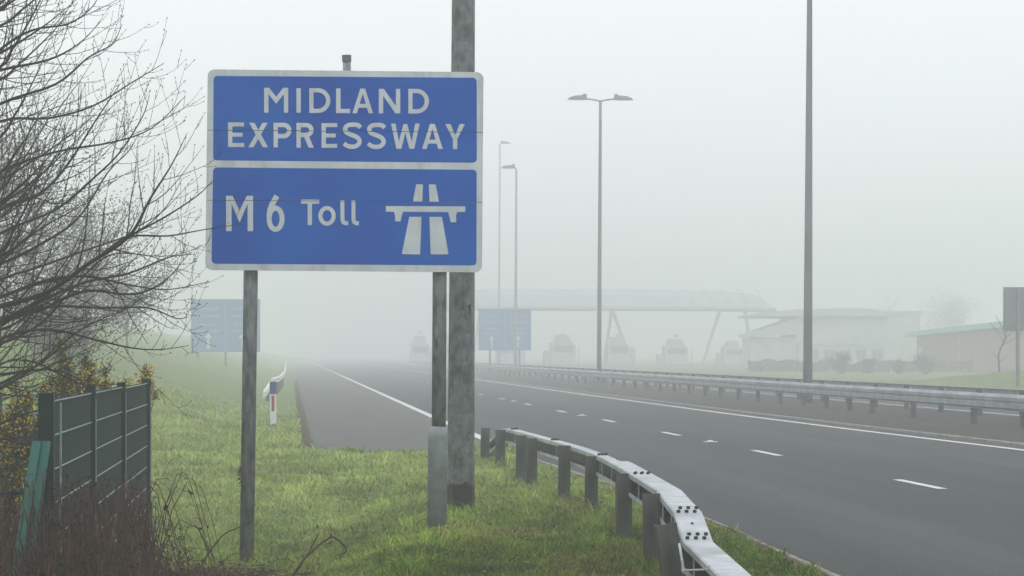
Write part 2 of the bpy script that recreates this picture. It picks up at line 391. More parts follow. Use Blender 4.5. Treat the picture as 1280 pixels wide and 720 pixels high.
# ------------------------------------------------------------------ grass blades
def grass():
    rng = np.random.default_rng(5)
    N = 1500000
    # sample in image space density: Y by 1/Y so that cover per pixel stays even
    iy = rng.uniform(1 / 75.0, 1 / 13.5, N); Y = 1 / iy
    xp = rng.uniform(-20, 1120, N); X = (xp - 640) / F * Y * 1.0
    u = X + TA * Y
    edge = np.interp(Y, [p[0] for p in EDGE], [p[1] for p in EDGE]) - .16
    e1 = np.array([noise.noise(Vector((a * 1.6, 0, 5))) + .5 * noise.noise(Vector((a * 5, 3, 5))) for a in np.linspace(0, 80, 1600)])
    ez = lambda q: np.interp(q, np.linspace(0, 80, 1600), e1)
    keep = (u < .14 + .16 * ez(Y)) | ((Y < 38.75 + .55 * ez(u + 30)) & (u < edge - .02 + .16 * ez(Y * 1.3)))
    keep &= ~((Y < 21) & (X < -2.75))
    # thin far blades
    keep &= rng.uniform(0, 1, N) < np.clip(1.0 - (Y - 34) / 38, .02, 1)
    X, Y, u = X[keep], Y[keep], u[keep]
    lim = 330000
    if len(X) > lim: X, Y, u = X[:lim], Y[:lim], u[:lim]
    ext = []
    for bx, by, br_, bn in [(x_, y_, .075, 260) for x_, y_ in [((x_ - 640) / F * Y_, Y_) for x_, y2, Y_ in [(606, 0, 35.5), (625, 0, 32.9), (651, 0, 30.4), (664.5, 0, 29.1), (705, 0, 25.9), (738.5, 0, 23.8), (780, 0, 20.5), (815, 0, 17.8)]]] + [((546 - 640) / F * 22.13, 22.13, .10, 420), ((576 - 640) / F * 24.2, 24.2, .15, 420), ((308 - 640) / F * 22.13, 22.13, .08, 260), ((341 - 640) / F * 52.7, 52.7, .09, 150)]:
        a_ = rng.uniform(0, 6.283, bn); r_ = br_ + np.abs(rng.normal(0, .05, bn)); ext.append(np.stack([bx + r_ * np.cos(a_), by + r_ * np.sin(a_)], 1))
    for k in range(34):
        by = 38.55 + rng.uniform(-.25, .35); bx = rng.uniform(.2, 3.5) - TA * by; bn = 60; ext.append(np.stack([bx + rng.normal(0, .09, bn), by + rng.normal(0, .07, bn)], 1))
    for k in range(60):                                     # taller tufts scattered about
        by = 1 / rng.uniform(1 / 45, 1 / 17); bx = (rng.uniform(200, 860) - 640) / F * by
        if bx + TA * by > 2.7 or (by > 38.5 and bx + TA * by > 0): continue
        bn = 70; ext.append(np.stack([bx + rng.normal(0, .05, bn), by + rng.normal(0, .05, bn)], 1))
    ext = np.concatenate(ext); ntall = len(ext)
    X = np.concatenate([X, ext[:, 0]]); Y = np.concatenate([Y, ext[:, 1]]); u = X + TA * Y
    n = len(X)
    band = np.array([noise.noise(Vector((a * .8, b * .42, 21))) + .6 * noise.noise(Vector((a * 2.3, b * 1.5, 31))) for a, b in zip(X, Y)])
    cl = np.array([noise.noise(Vector((a * 2.0, b * 1.1, 1))) + .55 * noise.noise(Vector((a * 6.5, b * 3.5, 4))) for a, b in zip(X, Y)])
    dry = np.array([noise.noise(Vector((a * .9, b * .45, 11))) + .4 * noise.noise(Vector((a * 4, b * 2.5, 8))) for a, b in zip(X, Y)])
    z = np.array([ground(a, b) for a, b in zip(X, Y)])
    bare = rng.uniform(0, 1, n) < np.clip((dry - .42) * 1.6, 0, .8)
    hgt = (.035 + .028 * rng.uniform(0, 1, n) + .062 * np.clip(cl, -.4, 1)) * np.where(rng.uniform(0, 1, n) < .03, 1.9, 1)
    hgt = np.clip(hgt, .015, .16) * np.where(bare, .5, 1) * (1 + np.clip((Y - 30) / 60, 0, .5))
    hgt[-ntall:] *= rng.uniform(1.0, 2.0, ntall)
    wid = rng.uniform(.0035, .0075, n) * (1 + np.clip((Y - 16) / 18, 0, 3.2))
    th = rng.uniform(0, 2 * np.pi, n); lean = rng.uniform(.15, 1.1, n); ld = rng.uniform(0, 2 * np.pi, n)
    ca, sa = np.cos(th), np.sin(th); lx, ly = np.cos(ld) * lean, np.sin(ld) * lean
    V = np.zeros((n, 5, 3))
    for i, (s, w, k) in enumerate([(0, 1, 0), (0, -1, 0), (.55, .8, .25), (.55, -.8, .25), (1, 0, 1)]):
        V[:, i, 0] = X + ca * wid * w + lx * hgt * k
        V[:, i, 1] = Y + sa * wid * w + ly * hgt * k
        V[:, i, 2] = z - .015 + (hgt + .015) * s * (1 - .25 * lean * k)
    base = np.arange(n) * 5
    T = np.stack([base, base + 1, base + 2, base + 1, base + 3, base + 2, base + 2, base + 3, base + 4], 1).reshape(-1)
    me = bpy.data.meshes.new('grass')
    me.vertices.add(n * 5); me.vertices.foreach_set('co', V.reshape(-1))
    me.loops.add(len(T)); me.loops.foreach_set('vertex_index', T)
    me.polygons.add(n * 3); me.polygons.foreach_set('loop_start', np.arange(n * 3) * 3)
    try: me.polygons.foreach_set('loop_total', np.full(n * 3, 3))
    except Exception: pass
    me.update(calc_edges=True)
    r = rng.uniform(0, 1, n)[:, None]
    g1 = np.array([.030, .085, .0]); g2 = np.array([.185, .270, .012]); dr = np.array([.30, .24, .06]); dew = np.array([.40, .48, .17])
    r = .5 + (r - .5) * np.clip(1.15 - (Y[:, None] - 16) / 26, .35, 1)
    c = g1 + (g2 - g1) * r
    c = c * (1 + .3 * np.clip(cl, -.7, .7) + .3 * np.clip(band, -.6, .6))[:, None]
    d = (rng.uniform(0, 1, n) < np.clip(.12 + dry * .55, .02, .45))[:, None]
    c = np.where(d, dr * (.55 + .6 * r), c)
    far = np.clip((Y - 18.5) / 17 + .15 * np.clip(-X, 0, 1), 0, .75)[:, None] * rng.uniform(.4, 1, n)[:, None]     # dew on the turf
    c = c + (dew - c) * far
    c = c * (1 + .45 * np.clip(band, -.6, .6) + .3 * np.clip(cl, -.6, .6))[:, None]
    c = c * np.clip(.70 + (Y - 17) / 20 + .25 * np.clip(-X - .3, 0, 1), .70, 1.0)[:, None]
    c = np.clip(c, 0, 1)
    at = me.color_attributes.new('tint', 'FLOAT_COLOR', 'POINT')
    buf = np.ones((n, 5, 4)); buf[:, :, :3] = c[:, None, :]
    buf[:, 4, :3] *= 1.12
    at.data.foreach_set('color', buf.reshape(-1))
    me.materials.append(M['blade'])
    o = bpy.data.objects.new('grass', me); COL.objects.link(o); o['kind'] = 'stuff'
    o['label'] = 'damp short grass on the verge'; o['category'] = 'grass'
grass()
rnd = random.Random(91); mb = MB()
for i in range(520):
    Y = 1 / rnd.uniform(1 / 40, 1 / 16.5); x = rnd.uniform(185, 1040); X = (x - 640) / F * Y; u = X + TA * Y
    if (Y > 38.4 and u > 0) or u > 3.75: continue
    z = ground(X, Y) + (.05 if u < 3.7 else .02); a = Vector((rnd.gauss(0, 1), rnd.gauss(0, 1), rnd.gauss(0, .3))).normalized() * rnd.uniform(.015, .038); b_ = Vector((-a.y, a.x, rnd.uniform(-.02, .02))) * .45
    p = Vector((X, Y, z)); mb.add([p - a, p + b_ + Vector((0, 0, .006)), p + a, p - b_], [(0, 1, 2, 3)])
o = mb.build('fallen_leaves', M['fallen'], kind='stuff'); o['label'] = 'small dead leaves lying on the verge'; o['category'] = 'leaves'

# ------------------------------------------------------------------ the main sign
YS = 22.0
def sp(x, y, d=0.0): return px(x, y, YS) - Vector((0, d, 0))        # a point on the sign face, d in front of it
def seam_cut(bm):
    for (xa, ya, xb, yb) in ((259, 162.7, 603, 165.4), (258, 250.2, 603, 253.0)):
        for off in (-.38, .38):
            A, B = sp(xa, ya + off), sp(xb, yb + off); no = (B - A).cross(Vector((0, 1, 0))).normalized()
            bmesh.ops.bisect_plane(bm, geom=bm.verts[:] + bm.edges[:] + bm.faces[:], plane_co=A, plane_no=no, dist=1e-6)
        A1, B1 = sp(xa, ya), sp(xb, yb); no = (B1 - A1).cross(Vector((0, 1, 0))).normalized()
        rid = [fc for fc in bm.faces if abs((fc.calc_center_median() - A1).dot(no)) < .37 / F * YS and max(abs((v.co - A1).dot(no)) for v in fc.verts) < .40 / F * YS]
        bmesh.ops.delete(bm, geom=rid, context='FACES')
def flat(name, shapes, d, m, parent, th=.0012, cut=True, label=None):
    """shapes: list of pixel polygons; each gets a hair more depth so that overlaps never share a plane"""
    bm = bmesh.new()
    for k, poly in enumerate(shapes):
        dd = d + th + k * .0003
        fr = [bm.verts.new(sp(x, y, dd)) for x, y in poly]; bk = [bm.verts.new(sp(x, y, d)) for x, y in poly]
        try: bm.faces.new(fr)
        except Exception: continue
        for i in range(len(poly)): bm.faces.new((fr[i], fr[(i + 1) % len(poly)], bk[(i + 1) % len(poly)], bk[i]))
    bmesh.ops.recalc_face_normals(bm, faces=bm.faces)
    if cut: seam_cut(bm)
    me = bpy.data.meshes.new(name); bm.to_mesh(me); bm.free(); me.materials.append(m)
    o = bpy.data.objects.new(name, me); COL.objects.link(o); o.parent = parent
    if label: o['label'] = label
    return o
def rrect(c, r, n=6):
    """rounded quad from corners TL TR BR BL"""
    out = []
    for i in range(4):
        p = Vector(c[i]); a = (Vector(c[i - 1]) - p).normalized(); b_ = (Vector(c[(i + 1) % 4]) - p).normalized()
        cen = p + a * r + b_ * r
        for k in range(n + 1):
            t = math.pi / 2 * k / n
            q = cen - b_ * r * math.cos(t) - a * r * math.sin(t); out.append((q.x, q.y))
    return out
sign = thing('motorway_sign', 'large blue sign reading MIDLAND EXPRESSWAY above M6 Toll, on grey posts', 'road sign')
TLc, TRc, BRc, BLc = (259.6, 86.6), (604.4, 90.2), (602.4, 340.4), (256.6, 337.4)
outline = rrect([TLc, TRc, BRc, BLc], 8.5)
# three extruded planks
def clip_poly(poly, lo, hi):
    """keep between the two slanted seam heights (functions of x)"""
    def cl(P, fn):
        o = []
        for i in range(len(P)):
            a, b_ = P[i], P[(i + 1) % len(P)]; da, db = fn(a), fn(b_)
            if da >= 0: o.append(a)
            if (da >= 0) != (db >= 0):
                t = da / (da - db); o.append((a[0] + (b_[0] - a[0]) * t, a[1] + (b_[1] - a[1]) * t))
        return o
    if lo is not None: poly = cl(poly, lambda p: p[1] - (lo + (p[0] - 259) * .00785))
    if hi is not None: poly = cl(poly, lambda p: (hi + (p[0] - 259) * .00785) - p[1])
    return poly
for lo, hi in ((None, 162.35), (163.05, 249.85), (250.55, None)):
    P = clip_poly(outline, lo, hi)
    mb = MB(); n = len(P)
    mb.add([sp(x, y, 0) for x, y in P] + [sp(x, y, -.028) for x, y in P], [tuple(range(n)), tuple(range(n, 2 * n))[::-1]] + [(i, (i + 1) % n, n + (i + 1) % n, n + i) for i in range(n)])
    mb.build('panel', M['signwhite'], sign)
flat('edge_trim', [outline], -.034, M['black'], sign, th=.003, cut=False)
U = [(267.0, 94.8), (595.9, 97.2), (596.0, 203.4), (266.4, 200.4)]
Lw = [(266.4, 209.2), (595.9, 212.2), (595.6, 331.8), (264.4, 329.6)]
flat('blue_panel', [rrect(U, 5)], .0006, M['signblue'], sign, th=.0006)
flat('blue_panel', [rrect(Lw, 5)], .0006, M['signblue'], sign, th=.0006)

def A_(pts): return [(255 + x / 5.717, 84 + y / 5.717) for x, y in pts]
def B_(pts): return [(430 + x / 5.717, 84 + y / 5.717) for x, y in pts]
def C_(pts): return [(255 + x / 5.54, 216 + y / 5.54) for x, y in pts]
def D_(pts): return [(430 + x / 5.54, 216 + y / 5.54) for x, y in pts]
def stroke(pts, w):
    """offset both sides of an open line into one polygon"""
    pts = [Vector(p) for p in pts]; L_, R_ = [], []
    for i, p in enumerate(pts):
        d1 = (p - pts[i - 1]).normalized() if i else (pts[1] - p).normalized()
        d2 = (pts[i + 1] - p).normalized() if i < len(pts) - 1 else d1
        n1 = Vector((-d1.y, d1.x)); n2 = Vector((-d2.y, d2.x)); mm = (n1 + n2).normalized(); k = 1 / max(.5, mm.dot(n1))
        L_.append(tuple(p + mm * k * w / 2)); R_.append(tuple(p - mm * k * w / 2))
    return L_ + R_[::-1]
def arc(cx, cy, rx, ry, a0, a1, n=10):
    return [(cx + rx * math.cos(math.radians(a0 + (a1 - a0) * i / n)), cy + ry * math.sin(math.radians(a0 + (a1 - a0) * i / n))) for i in range(n + 1)]
def gM(x0, x1, y0, y1, w, dip, low):
    c = (x0 + x1) / 2
    return [[(x0, y1), (x0, y0), (x0 + w * 1.15, y0), (c, dip), (x1 - w * 1.15, y0), (x1, y0), (x1, y1), (x1 - w, y1), (x1 - w, y0 + w * 1.45), (c, low), (x0 + w, y0 + w * 1.45), (x0 + w, y1)]]
def gD(x0, x1, y0, y1, w):
    r = (y1 - y0) / 2; cx = x1 - r; cy = (y0 + y1) / 2
    path = [(x0 + w / 2, y0 + w / 2), (cx - 4, y0 + w / 2)] + arc(cx, cy, r - w / 2, r - w / 2, -90, 90, 16) + [(cx - 4, y1 - w / 2), (x0 + w / 2, y1 - w / 2)]
    return [stroke(path, w), [(x0, y0), (x0 + w, y0), (x0 + w, y1), (x0, y1)]]
def gA(x0, x1, y0, y1, w, cb):
    c = (x0 + x1) / 2; h = y1 - y0; k = w * .55
    s = (c - w * .55 - x0) / h
    return [[(x0, y1), (c - k, y0), (c + k, y0), (x1, y1), (x1 - w * 1.05, y1), (c, y0 + w * 1.15), (x0 + w * 1.05, y1)],
            [(x0 + (y1 - cb) * s + w * .5, cb), (x1 - (y1 - cb) * s - w * .5, cb), (x1 - (y1 - cb - w * .9) * s - w * .5, cb + w * .9), (x0 + (y1 - cb - w * .9) * s + w * .5, cb + w * .9)]]
def gN(x0, x1, y0, y1, w):
    return [[(x0, y1), (x0, y0), (x0 + w * 1.15, y0), (x1 - w, y1 - w * 1.7), (x1 - w, y0), (x1, y0), (x1, y1), (x1 - w * 1.1, y1), (x0 + w, y0 + w * 1.6), (x0 + w, y1)]]
def gE(x0, x1, y0, y1, w):
    c = (y0 + y1) / 2
    return [[(x0, y0), (x1, y0), (x1, y0 + w * .9), (x0 + w, y0 + w * .9), (x0 + w, c - w * .45), (x1 - w * .35, c - w * .45), (x1 - w * .35, c + w * .45), (x0 + w, c + w * .45), (x0 + w, y1 - w * .9), (x1, y1 - w * .9), (x1, y1), (x0, y1)]]
def gX(x0, x1, y0, y1, w):
    k = w * 1.15
    return [[(x0 + 3, y0), (x0 + 3 + k, y0), (x1, y1), (x1 - k, y1)], [(x1 - k - 3, y0), (x1 - 3, y0), (x0 + k - 3, y1), (x0 - 3, y1)]]
def gP(x0, x1, y0, y1, w, bowl):
    r = (bowl - y0) / 2; cx = x1 - r; cy = (y0 + bowl) / 2
    return [stroke([(x0 + w / 2, y0 + w / 2), (cx - 4, y0 + w / 2)] + arc(cx, cy, r - w / 2, r - w / 2, -90, 90, 14) + [(cx - 4, bowl - w / 2), (x0 + w / 2, bowl - w / 2)], w), [(x0, y0), (x0 + w, y0), (x0 + w, y1), (x0, y1)]]
def gR(x0, x1, y0, y1, w, bowl):
    return gP(x0, x1, y0, y1, w, bowl) + [[(x0 + w * 1.55, bowl - w * .6), (x0 + w * 2.7, bowl - w * .6), (x1 + 2, y1), (x1 - w * 1.15, y1)]]
def gS(x0, x1, y0, y1, w):
    W_, h = x1 - x0, y1 - y0
    K = [(.93, .19), (.80, .085), (.55, .075), (.30, .09), (.15, .17), (.12, .27), (.18, .37), (.36, .44), (.60, .50), (.80, .575), (.89, .68), (.86, .80), (.70, .90), (.48, .925), (.24, .89), (.07, .79)]
    # smooth it
    for _ in range(2):
        Q = [K[0]]
        for a, b_ in zip(K[:-1], K[1:]): Q += [(a[0] * .75 + b_[0] * .25, a[1] * .75 + b_[1] * .25), (a[0] * .25 + b_[0] * .75, a[1] * .25 + b_[1] * .75)]
        K = Q + [K[-1]]
    return [stroke([(x0 + a * W_, y0 + b_ * h) for a, b_ in K], w)]
def gW(x0, x1, y0, y1, w):
    W_ = x1 - x0; k = w
    return [[(x0, y0), (x0 + k, y0), (x0 + W_ * .275, y1 - w * 1.6), (x0 + W_ * .5 - k * .42, y0 + 4), (x0 + W_ * .5 + k * .42, y0 + 4), (x0 + W_ * .725, y1 - w * 1.6), (x1 - k, y0), (x1, y0), (x1 - W_ * .19, y1), (x1 - W_ * .36, y1), (x0 + W_ * .5, y0 + w * 2.0), (x0 + W_ * .36, y1), (x0 + W_ * .19, y1)]]
def gY(x0, x1, y0, y1, w):
    c = (x0 + x1) / 2; j = y0 + (y1 - y0) * .58
    return [[(x0, y0), (x0 + w * 1.2, y0), (c, j - w * .75), (x1 - w * 1.2, y0), (x1, y0), (c + w / 2, j + 4), (c + w / 2, y1), (c - w / 2, y1), (c - w / 2, j + 4)]]
Lt = []
Lt += [A_(p) for p in ()]
letters = [
    ('M', A_, gM(430, 602, 147, 325, 31, 212, 262)), ('I', A_, [[(661, 150), (692, 150), (692, 325), (661, 325)]]), ('D', A_, gD(753, 903, 150, 327, 30)),
    ('L', A_, [[(944, 152), (976, 152), (976, 298), (1044, 298), (1044, 328), (944, 328)]]),
    ('A', B_, gA(60, 208, 153, 329, 31, 262)), ('N', B_, gN(249, 402, 155, 330, 31)), ('D', B_, gD(460, 607, 155, 331, 30)),
    ('E', A_, gE(172, 287, 395, 570, 31)), ('X', A_, gX(320, 458, 397, 572, 32)), ('P', A_, gP(497, 625, 397, 573, 31, 508)), ('R', A_, gR(661, 783, 398, 575, 31, 500)),
    ('E', A_, gE(840, 952, 400, 576, 31)), ('S', B_, gS(-10, 128, 396, 584, 31)), ('S', B_, gS(163, 300, 398, 585, 31)),
    ('W', B_, gW(336, 541, 403, 583, 32)), ('A', B_, gA(558, 706, 405, 584, 31, 518)), ('Y', B_, gY(724, 864, 406, 585, 31)),
    ('M', C_, gM(153, 340, 159, 404, 38, 262, 345)),
    ('6', C_, [stroke([(505, 160), (474, 215), (457, 258), (452, 300)], 38), stroke(arc(496, 318, 45, 74, 180, 540, 28), 34)]),
    ('T', C_, [[(672, 185), (798, 186), (798, 215), (748, 215), (748, 362), (718, 362), (718, 215), (672, 214)]]),
    ('o', C_, [stroke(arc(852, 298, 46, 54, 0, 360, 26), 28)]),
    ('l', C_, [stroke([(958.5, 190), (959, 325), (965, 342), (978, 349), (999, 349)], 27)]),
    ('l', C_, [stroke([(1034.5, 190), (1035, 325), (1041, 342), (1054, 349), (1073, 349)], 27)])]
for ch, T, polys in letters:
    flat('letter', [T(p) for p in polys], .0016, M['signwhite'], sign)
flat('motorway_symbol', [D_(p) for p in ([(500, 80), (546, 81), (543, 200), (477, 198)], [(588, 80), (635, 81), (657, 200), (592, 200)],
     [(290, 230), (840, 233), (840, 270), (782, 272), (776, 300), (778, 342), (738, 342), (732, 310), (722, 272), (408, 270), (398, 305), (392, 337), (354, 336), (354, 300), (346, 270), (290, 268)],
     [(452, 305), (537, 305), (527, 565), (400, 563)], [(592, 305), (678, 305), (724, 565), (600, 565)])], .0016, M['signwhite'], sign)
# rails behind
for y in (104, 175, 240, 325):
    a, b_ = sp(262, y, -.045), sp(600, y + 2.6, -.045); MB().box((a + b_) / 2, ((b_ - a).length, .025, .05), Matrix.Rotation(-.0077, 3, 'Y').inverted()).build('rail', M['aluminium'], sign)
YP = YS + .13
def taper(pts, rads, k=20): return MB().tube(pts, rads, k)
taper([px(308, 722, YP), px(313.5, 338, YP), px(316.5, 100, YP)], [.066, .066, .066]).build('post', M['signpost'], sign, smooth=False, label='left grey post standing in the brambles').data.shade_smooth()
zb = px(546, 660, YP)
taper([px(548.4, 545, YP), px(549.6, 338, YP), px(552.5, 100, YP)], [.066] * 3).build('post', M['signpost'], sign, label='right grey post rising out of a wider sleeve').data.shade_smooth()
sl = taper([px(545.8, 672, YP), px(547.3, 550, YP), px(547.5, 545, YP), px(547.8, 538, YP), px(548, 534, YP), px(548.0, 533, YP)], [.090, .090, .096, .086, .072, .066]).build('base_sleeve', M['sleeve'], sign); sl.data.shade_smooth()
st = taper([px(434.5, 130, YP), px(433.4, 75, YP)], [.038, .038], 14).build('bracket_post', M['signpost'], sign); st.data.shade_smooth()
taper([px(433.4, 77, YP), px(433.3, 69, YP)], [.044, .044], 14).build('cap', M['aluminium'], st)
for x in (315, 551):
    for y in (110, 180, 245, 330): MB().box(px(x + (330 - y) * .02 - 1.5, y, YP), (.20, .145, .03)).build('clip', M['aluminium'], sign)
taper([px(544, 645, YP - .091), px(544, 645, YP - .097)], .006, 8).build('bolt', M['bolt'], sign)

# ------------------------------------------------------------------ lamp columns
LEAN = .005
def lamp(x, Y, hgt, r0, r1, arms, label, mt, bx=None, sides=8, z0=-.05, group='tall street lamps in the fog'):
    base = Vector((x, Y, 0)); t = thing('street_lamp', label, 'street lamp', base, 0, group)
    N = 10; k = sides
    P = [Vector((LEAN * z, 0, z)) for z in [z0 + (hgt - z0) * i / N for i in range(N + 1)]]
    c = MB().tube(P, [r0 + (r1 - r0) * i / N for i in range(N + 1)], k, twist=.3).build('column', mt, t)
    if k > 10: c.data.shade_smooth()
    top = P[-1]
    for sgn, L in arms:
        d = Vector((CA, SA, 0)) * sgn
        MB().tube([top + Vector((0, 0, -.05)), top + d * L * .5 + Vector((0, 0, .03)), top + d * (L + .05) + Vector((0, 0, .08))], .042, 8).build('arm', M['poledark'], t)
        # lantern: flat underside, domed top, thicker at the arm end
        mb = MB(); sec = []
        for s_, h_, w_ in ((0, .10, .09), (.02, .20, .13), (.14, .235, .155), (.20, .17, .16), (.55, .15, .165), (.75, .09, .14), (.86, .02, .06)):
            s_, h_, w_ = s_ * 1.2, h_ * 1.45, w_ * 1.15; o_ = top + d * (L + s_) + Vector((0, 0, .03)); n_ = Vector((-d.y, d.x, 0))
            sec.append([o_ + n_ * a * w_ + Vector((0, 0, b_ * h_)) for a, b_ in ((-1, 0), (-1, .45), (-.6, .9), (0, 1), (.6, .9), (1, .45), (1, 0))])
        vs_ = [p for s_ in sec for p in s_]; q = 7
        fs_ = [(i * q + j, i * q + (j + 1) % q, (i + 1) * q + (j + 1) % q, (i + 1) * q + j) for i in range(len(sec) - 1) for j in range(q)] + [tuple(range(q)), tuple(range((len(sec) - 1) * q, len(sec) * q))[::-1]]
        ln = mb.add(vs_, fs_).build('lantern', M['poledark'], t)
        MB().box(top + d * (L + .45) + Vector((0, 0, .018)), (.5, .2, .02), Matrix.Rotation(AN, 3, 'Z')).build('lens', M['white'], ln)
    return t, P
Yc = 24.2; xc = (576 - 640) / F * Yc
t, P = lamp(xc, Yc, 15, .140, .075, ((1, 1.2),), 'thick weathered lamp column just behind the motorway sign, black band at its foot', M['column'], group=None)
MB().tube([Vector((0, 0, -.05)), Vector((.001, 0, .27))], [.1425, .1405], 8, twist=.3).build('black_band', M['black'], t)
# ragged painted top edge of the band
rnd = random.Random(4); mb = MB()
for i in range(10):
    a = -math.pi / 2 + (i - 4.5) * .20; rr = .1416; hh = .02 + .035 * rnd.random()
    mb.prism([(-.013, -.01), (.013, -.01), (.010, hh), (-.008, hh * .8)], (rr * math.cos(a) * .96, rr * math.sin(a) * .985, .27), (-math.sin(a), math.cos(a), 0), (0, 0, 1), (math.cos(a) * .002, math.sin(a) * .002, 0))
mb.build('paint_edge', M['black'], t)
MB().prism([(-.035, -.18), (.035, -.18), (.035, .18), (-.035, .18)], (.03, -.1275, .85), (1, 0, 0), (0, 0, 1), (0, -.006, 0)).build('access_door', M['column'], t)
MB().tube([Vector((.085, -.108, 2.07)), Vector((.088, -.112, 2.07))], .012, 8).build('cable_hole', M['black'], t)
MB().tube([Vector((.09, -.10, 1.99)), Vector((.10, -.10, 2.10))], .006, 6).build('hook', M['bolt'], t)
for (x, Y, hgt, arms, lab, r0) in (
    (None, 76, 15, ((1, 1.1), (-1, 1.1)), 'tall dark lamp column on the right, rising out of the top of the picture', .155),
    (None, 127, 15, ((1, .72), (-1, .72)), 'double headed street lamp in the fog, both lanterns in view above the central reservation', .13),
    (None, 174, 15, ((-1, .1),), 'faint street lamp with one short lantern behind the blue sign in the fog', .12)):
    u = {76: 16.33, 127: 16.25, 174: 16.2}[Y]; p = uY(u, Y)
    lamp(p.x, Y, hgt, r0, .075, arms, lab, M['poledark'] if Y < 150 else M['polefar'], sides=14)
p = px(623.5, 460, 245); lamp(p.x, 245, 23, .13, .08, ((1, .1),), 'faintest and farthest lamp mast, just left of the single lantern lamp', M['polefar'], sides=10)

# ------------------------------------------------------------------ near safety barrier
nb = thing('safety_barrier', 'near safety barrier curving along the grass on thick dark posts, its rail bolted', 'crash barrier')
posts = [(606, 577, 35.5, .50), (625, 588, 32.9, .555), (651, 600, 30.4, .565), (664.5, 607, 29.1, .575), (705, 627, 25.9, .61), (738.5, 644, 23.8, .585), (780, 676, 20.5, .578), (815, 712, 17.8, .562)]
mb = MB()   # a channel post: web towards us, two flanges
prof = [(-.065, -.035), (.065, -.035), (.065, .045), (.053, .045), (.053, -.023), (-.053, -.023), (-.053, .045), (-.065, .045)]
def post_mesh(h, name='post'):
    return MB().prism(prof, (0, 0, -.25), (1, 0, 0), (0, 1, 0), (0, 0, h + .25)).mesh(name, M['post'])
rnd = random.Random(11)
for x, y, Y, h in posts:
    w = Vector(((x - 640) / F * Y, Y, 0)); w.z = 0
    o = inst('post', post_mesh(h), nb, w, AN + rnd.uniform(-.12, .12)); o.rotation_euler.x = rnd.uniform(-.02, .02); o.rotation_euler.y = rnd.uniform(-.012, .02)
o = inst('post', post_mesh(.54), nb, ((848 - 640) / F * 15.1, 15.1, 0), .2); o.rotation_euler = (.03, -.17, .2); o['label'] = 'leaning loose post by the bend of the rail'
# rail centre line (top surface)
def bp(x, Y, z): return Vector(((x - 640) / F * Y, Y, z))
def on(Yv, off=.165):
    u = float(np.interp(Yv, [16.4, 17.8, 20.5, 23.8, 25.9, 29.1, 32.9, 35.5], [2.72, 2.667, 2.826, 2.96, 2.935, 2.90, 2.85, 2.85])) + off
    return u
rail_pts = [uY(3.10, 37.6, .12), uY(3.08, 36.6, .24), uY(3.06, 35.2, .40), uY(3.04, 33.6, .545), uY(3.05, 32.6, .57), uY(3.08, 30.4, .58), uY(3.10, 28.0, .59), uY(3.12, 25.9, .597), uY(3.11, 23.8, .594), uY(3.04, 21.9, .59), uY(2.96, 20.3, .583), uY(2.86, 18.2, .567)]
b1 = px(859.5, 639, 16.35); b2 = px(872.5, 676, 15.5); b3 = px(918, 718, 13.6)
rail_pts += [b1, b2, b3, b3 + (b3 - b2).normalized() * 1.6, b3 + (b3 - b2).normalized() * 3.0]
HWID, RH = .098, .20
rprof = [(-HWID, -.045), (-HWID, -.008), (-HWID + .01, 0), (HWID - .01, 0), (HWID, -.008), (HWID, -RH + .01), (HWID - .01, -RH), (-HWID, -RH), (-HWID, -RH + .035), (-HWID + .006, -RH + .035), (-HWID + .006, -RH + .006), (HWID - .006, -RH + .006), (HWID - .006, -.006), (-HWID + .006, -.006), (-HWID + .006, -.045)]
# the channel is open towards the grass: path runs towards the camera so 'right of travel' is the left side; mirror
rprof = [(-a, b_) for a, b_ in rprof][::-1]
rfar = [(a * .58 + .040, b_) for a, b_ in rprof]
full = bez(rail_pts[:12], 3); full += [full[-1].lerp(b1, .5), b1]
full = [p for p in full]; nb1 = len(full) - 1
full += [b1.lerp(b2, .5), b2, b2.lerp(b3, .5)] + rail_pts[14:]
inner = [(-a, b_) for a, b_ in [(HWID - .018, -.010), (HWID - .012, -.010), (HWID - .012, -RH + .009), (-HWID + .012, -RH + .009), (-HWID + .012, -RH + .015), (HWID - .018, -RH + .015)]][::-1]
cuts = [0, 8, 14, 20, 26, nb1, nb1 + 2, len(full) - 1]
for k, (a, b_) in enumerate(zip(cuts[:-1], cuts[1:])):
    MB().profile(rprof if b_ > 26 else rfar, full, closed=True, rng=(a, b_)).build('rail', M['galv'], nb)
    MB().profile(inner if b_ > 26 else [(x_ * .58 + .040, z_) for x_, z_ in inner], full, closed=True, rng=(a, b_)).build('inner_face', M['black'], nb)  # black lining makes the inside of the channel darker
# stiffener plates inside the channel
for i in range(len(rail_pts) - 2):
    a, b_ = rail_pts[i], rail_pts[i + 1]; L = (b_ - a).length; k = max(1, int(L / .75))
    for j in range(k):
        if i < 8 and (j or i % 2): continue
        p = a.lerp(b_, (j + .5) / k); d = (b_ - a).normalized(); ang = math.atan2(d.y, d.x)
        MB().box((0, 0, 0), (.010, .06, RH - .03)).build('stiffener', M['black'], nb, loc=p + Vector((.045, 0, -RH / 2))).rotation_euler.z = ang; MB().box((0, 0, 0), (.012, .010, RH - .03)).build('edge_bar', M['galv'], nb, loc=p + Vector((-HWID + .02, 0, -RH / 2 - .005))).rotation_euler.z = ang
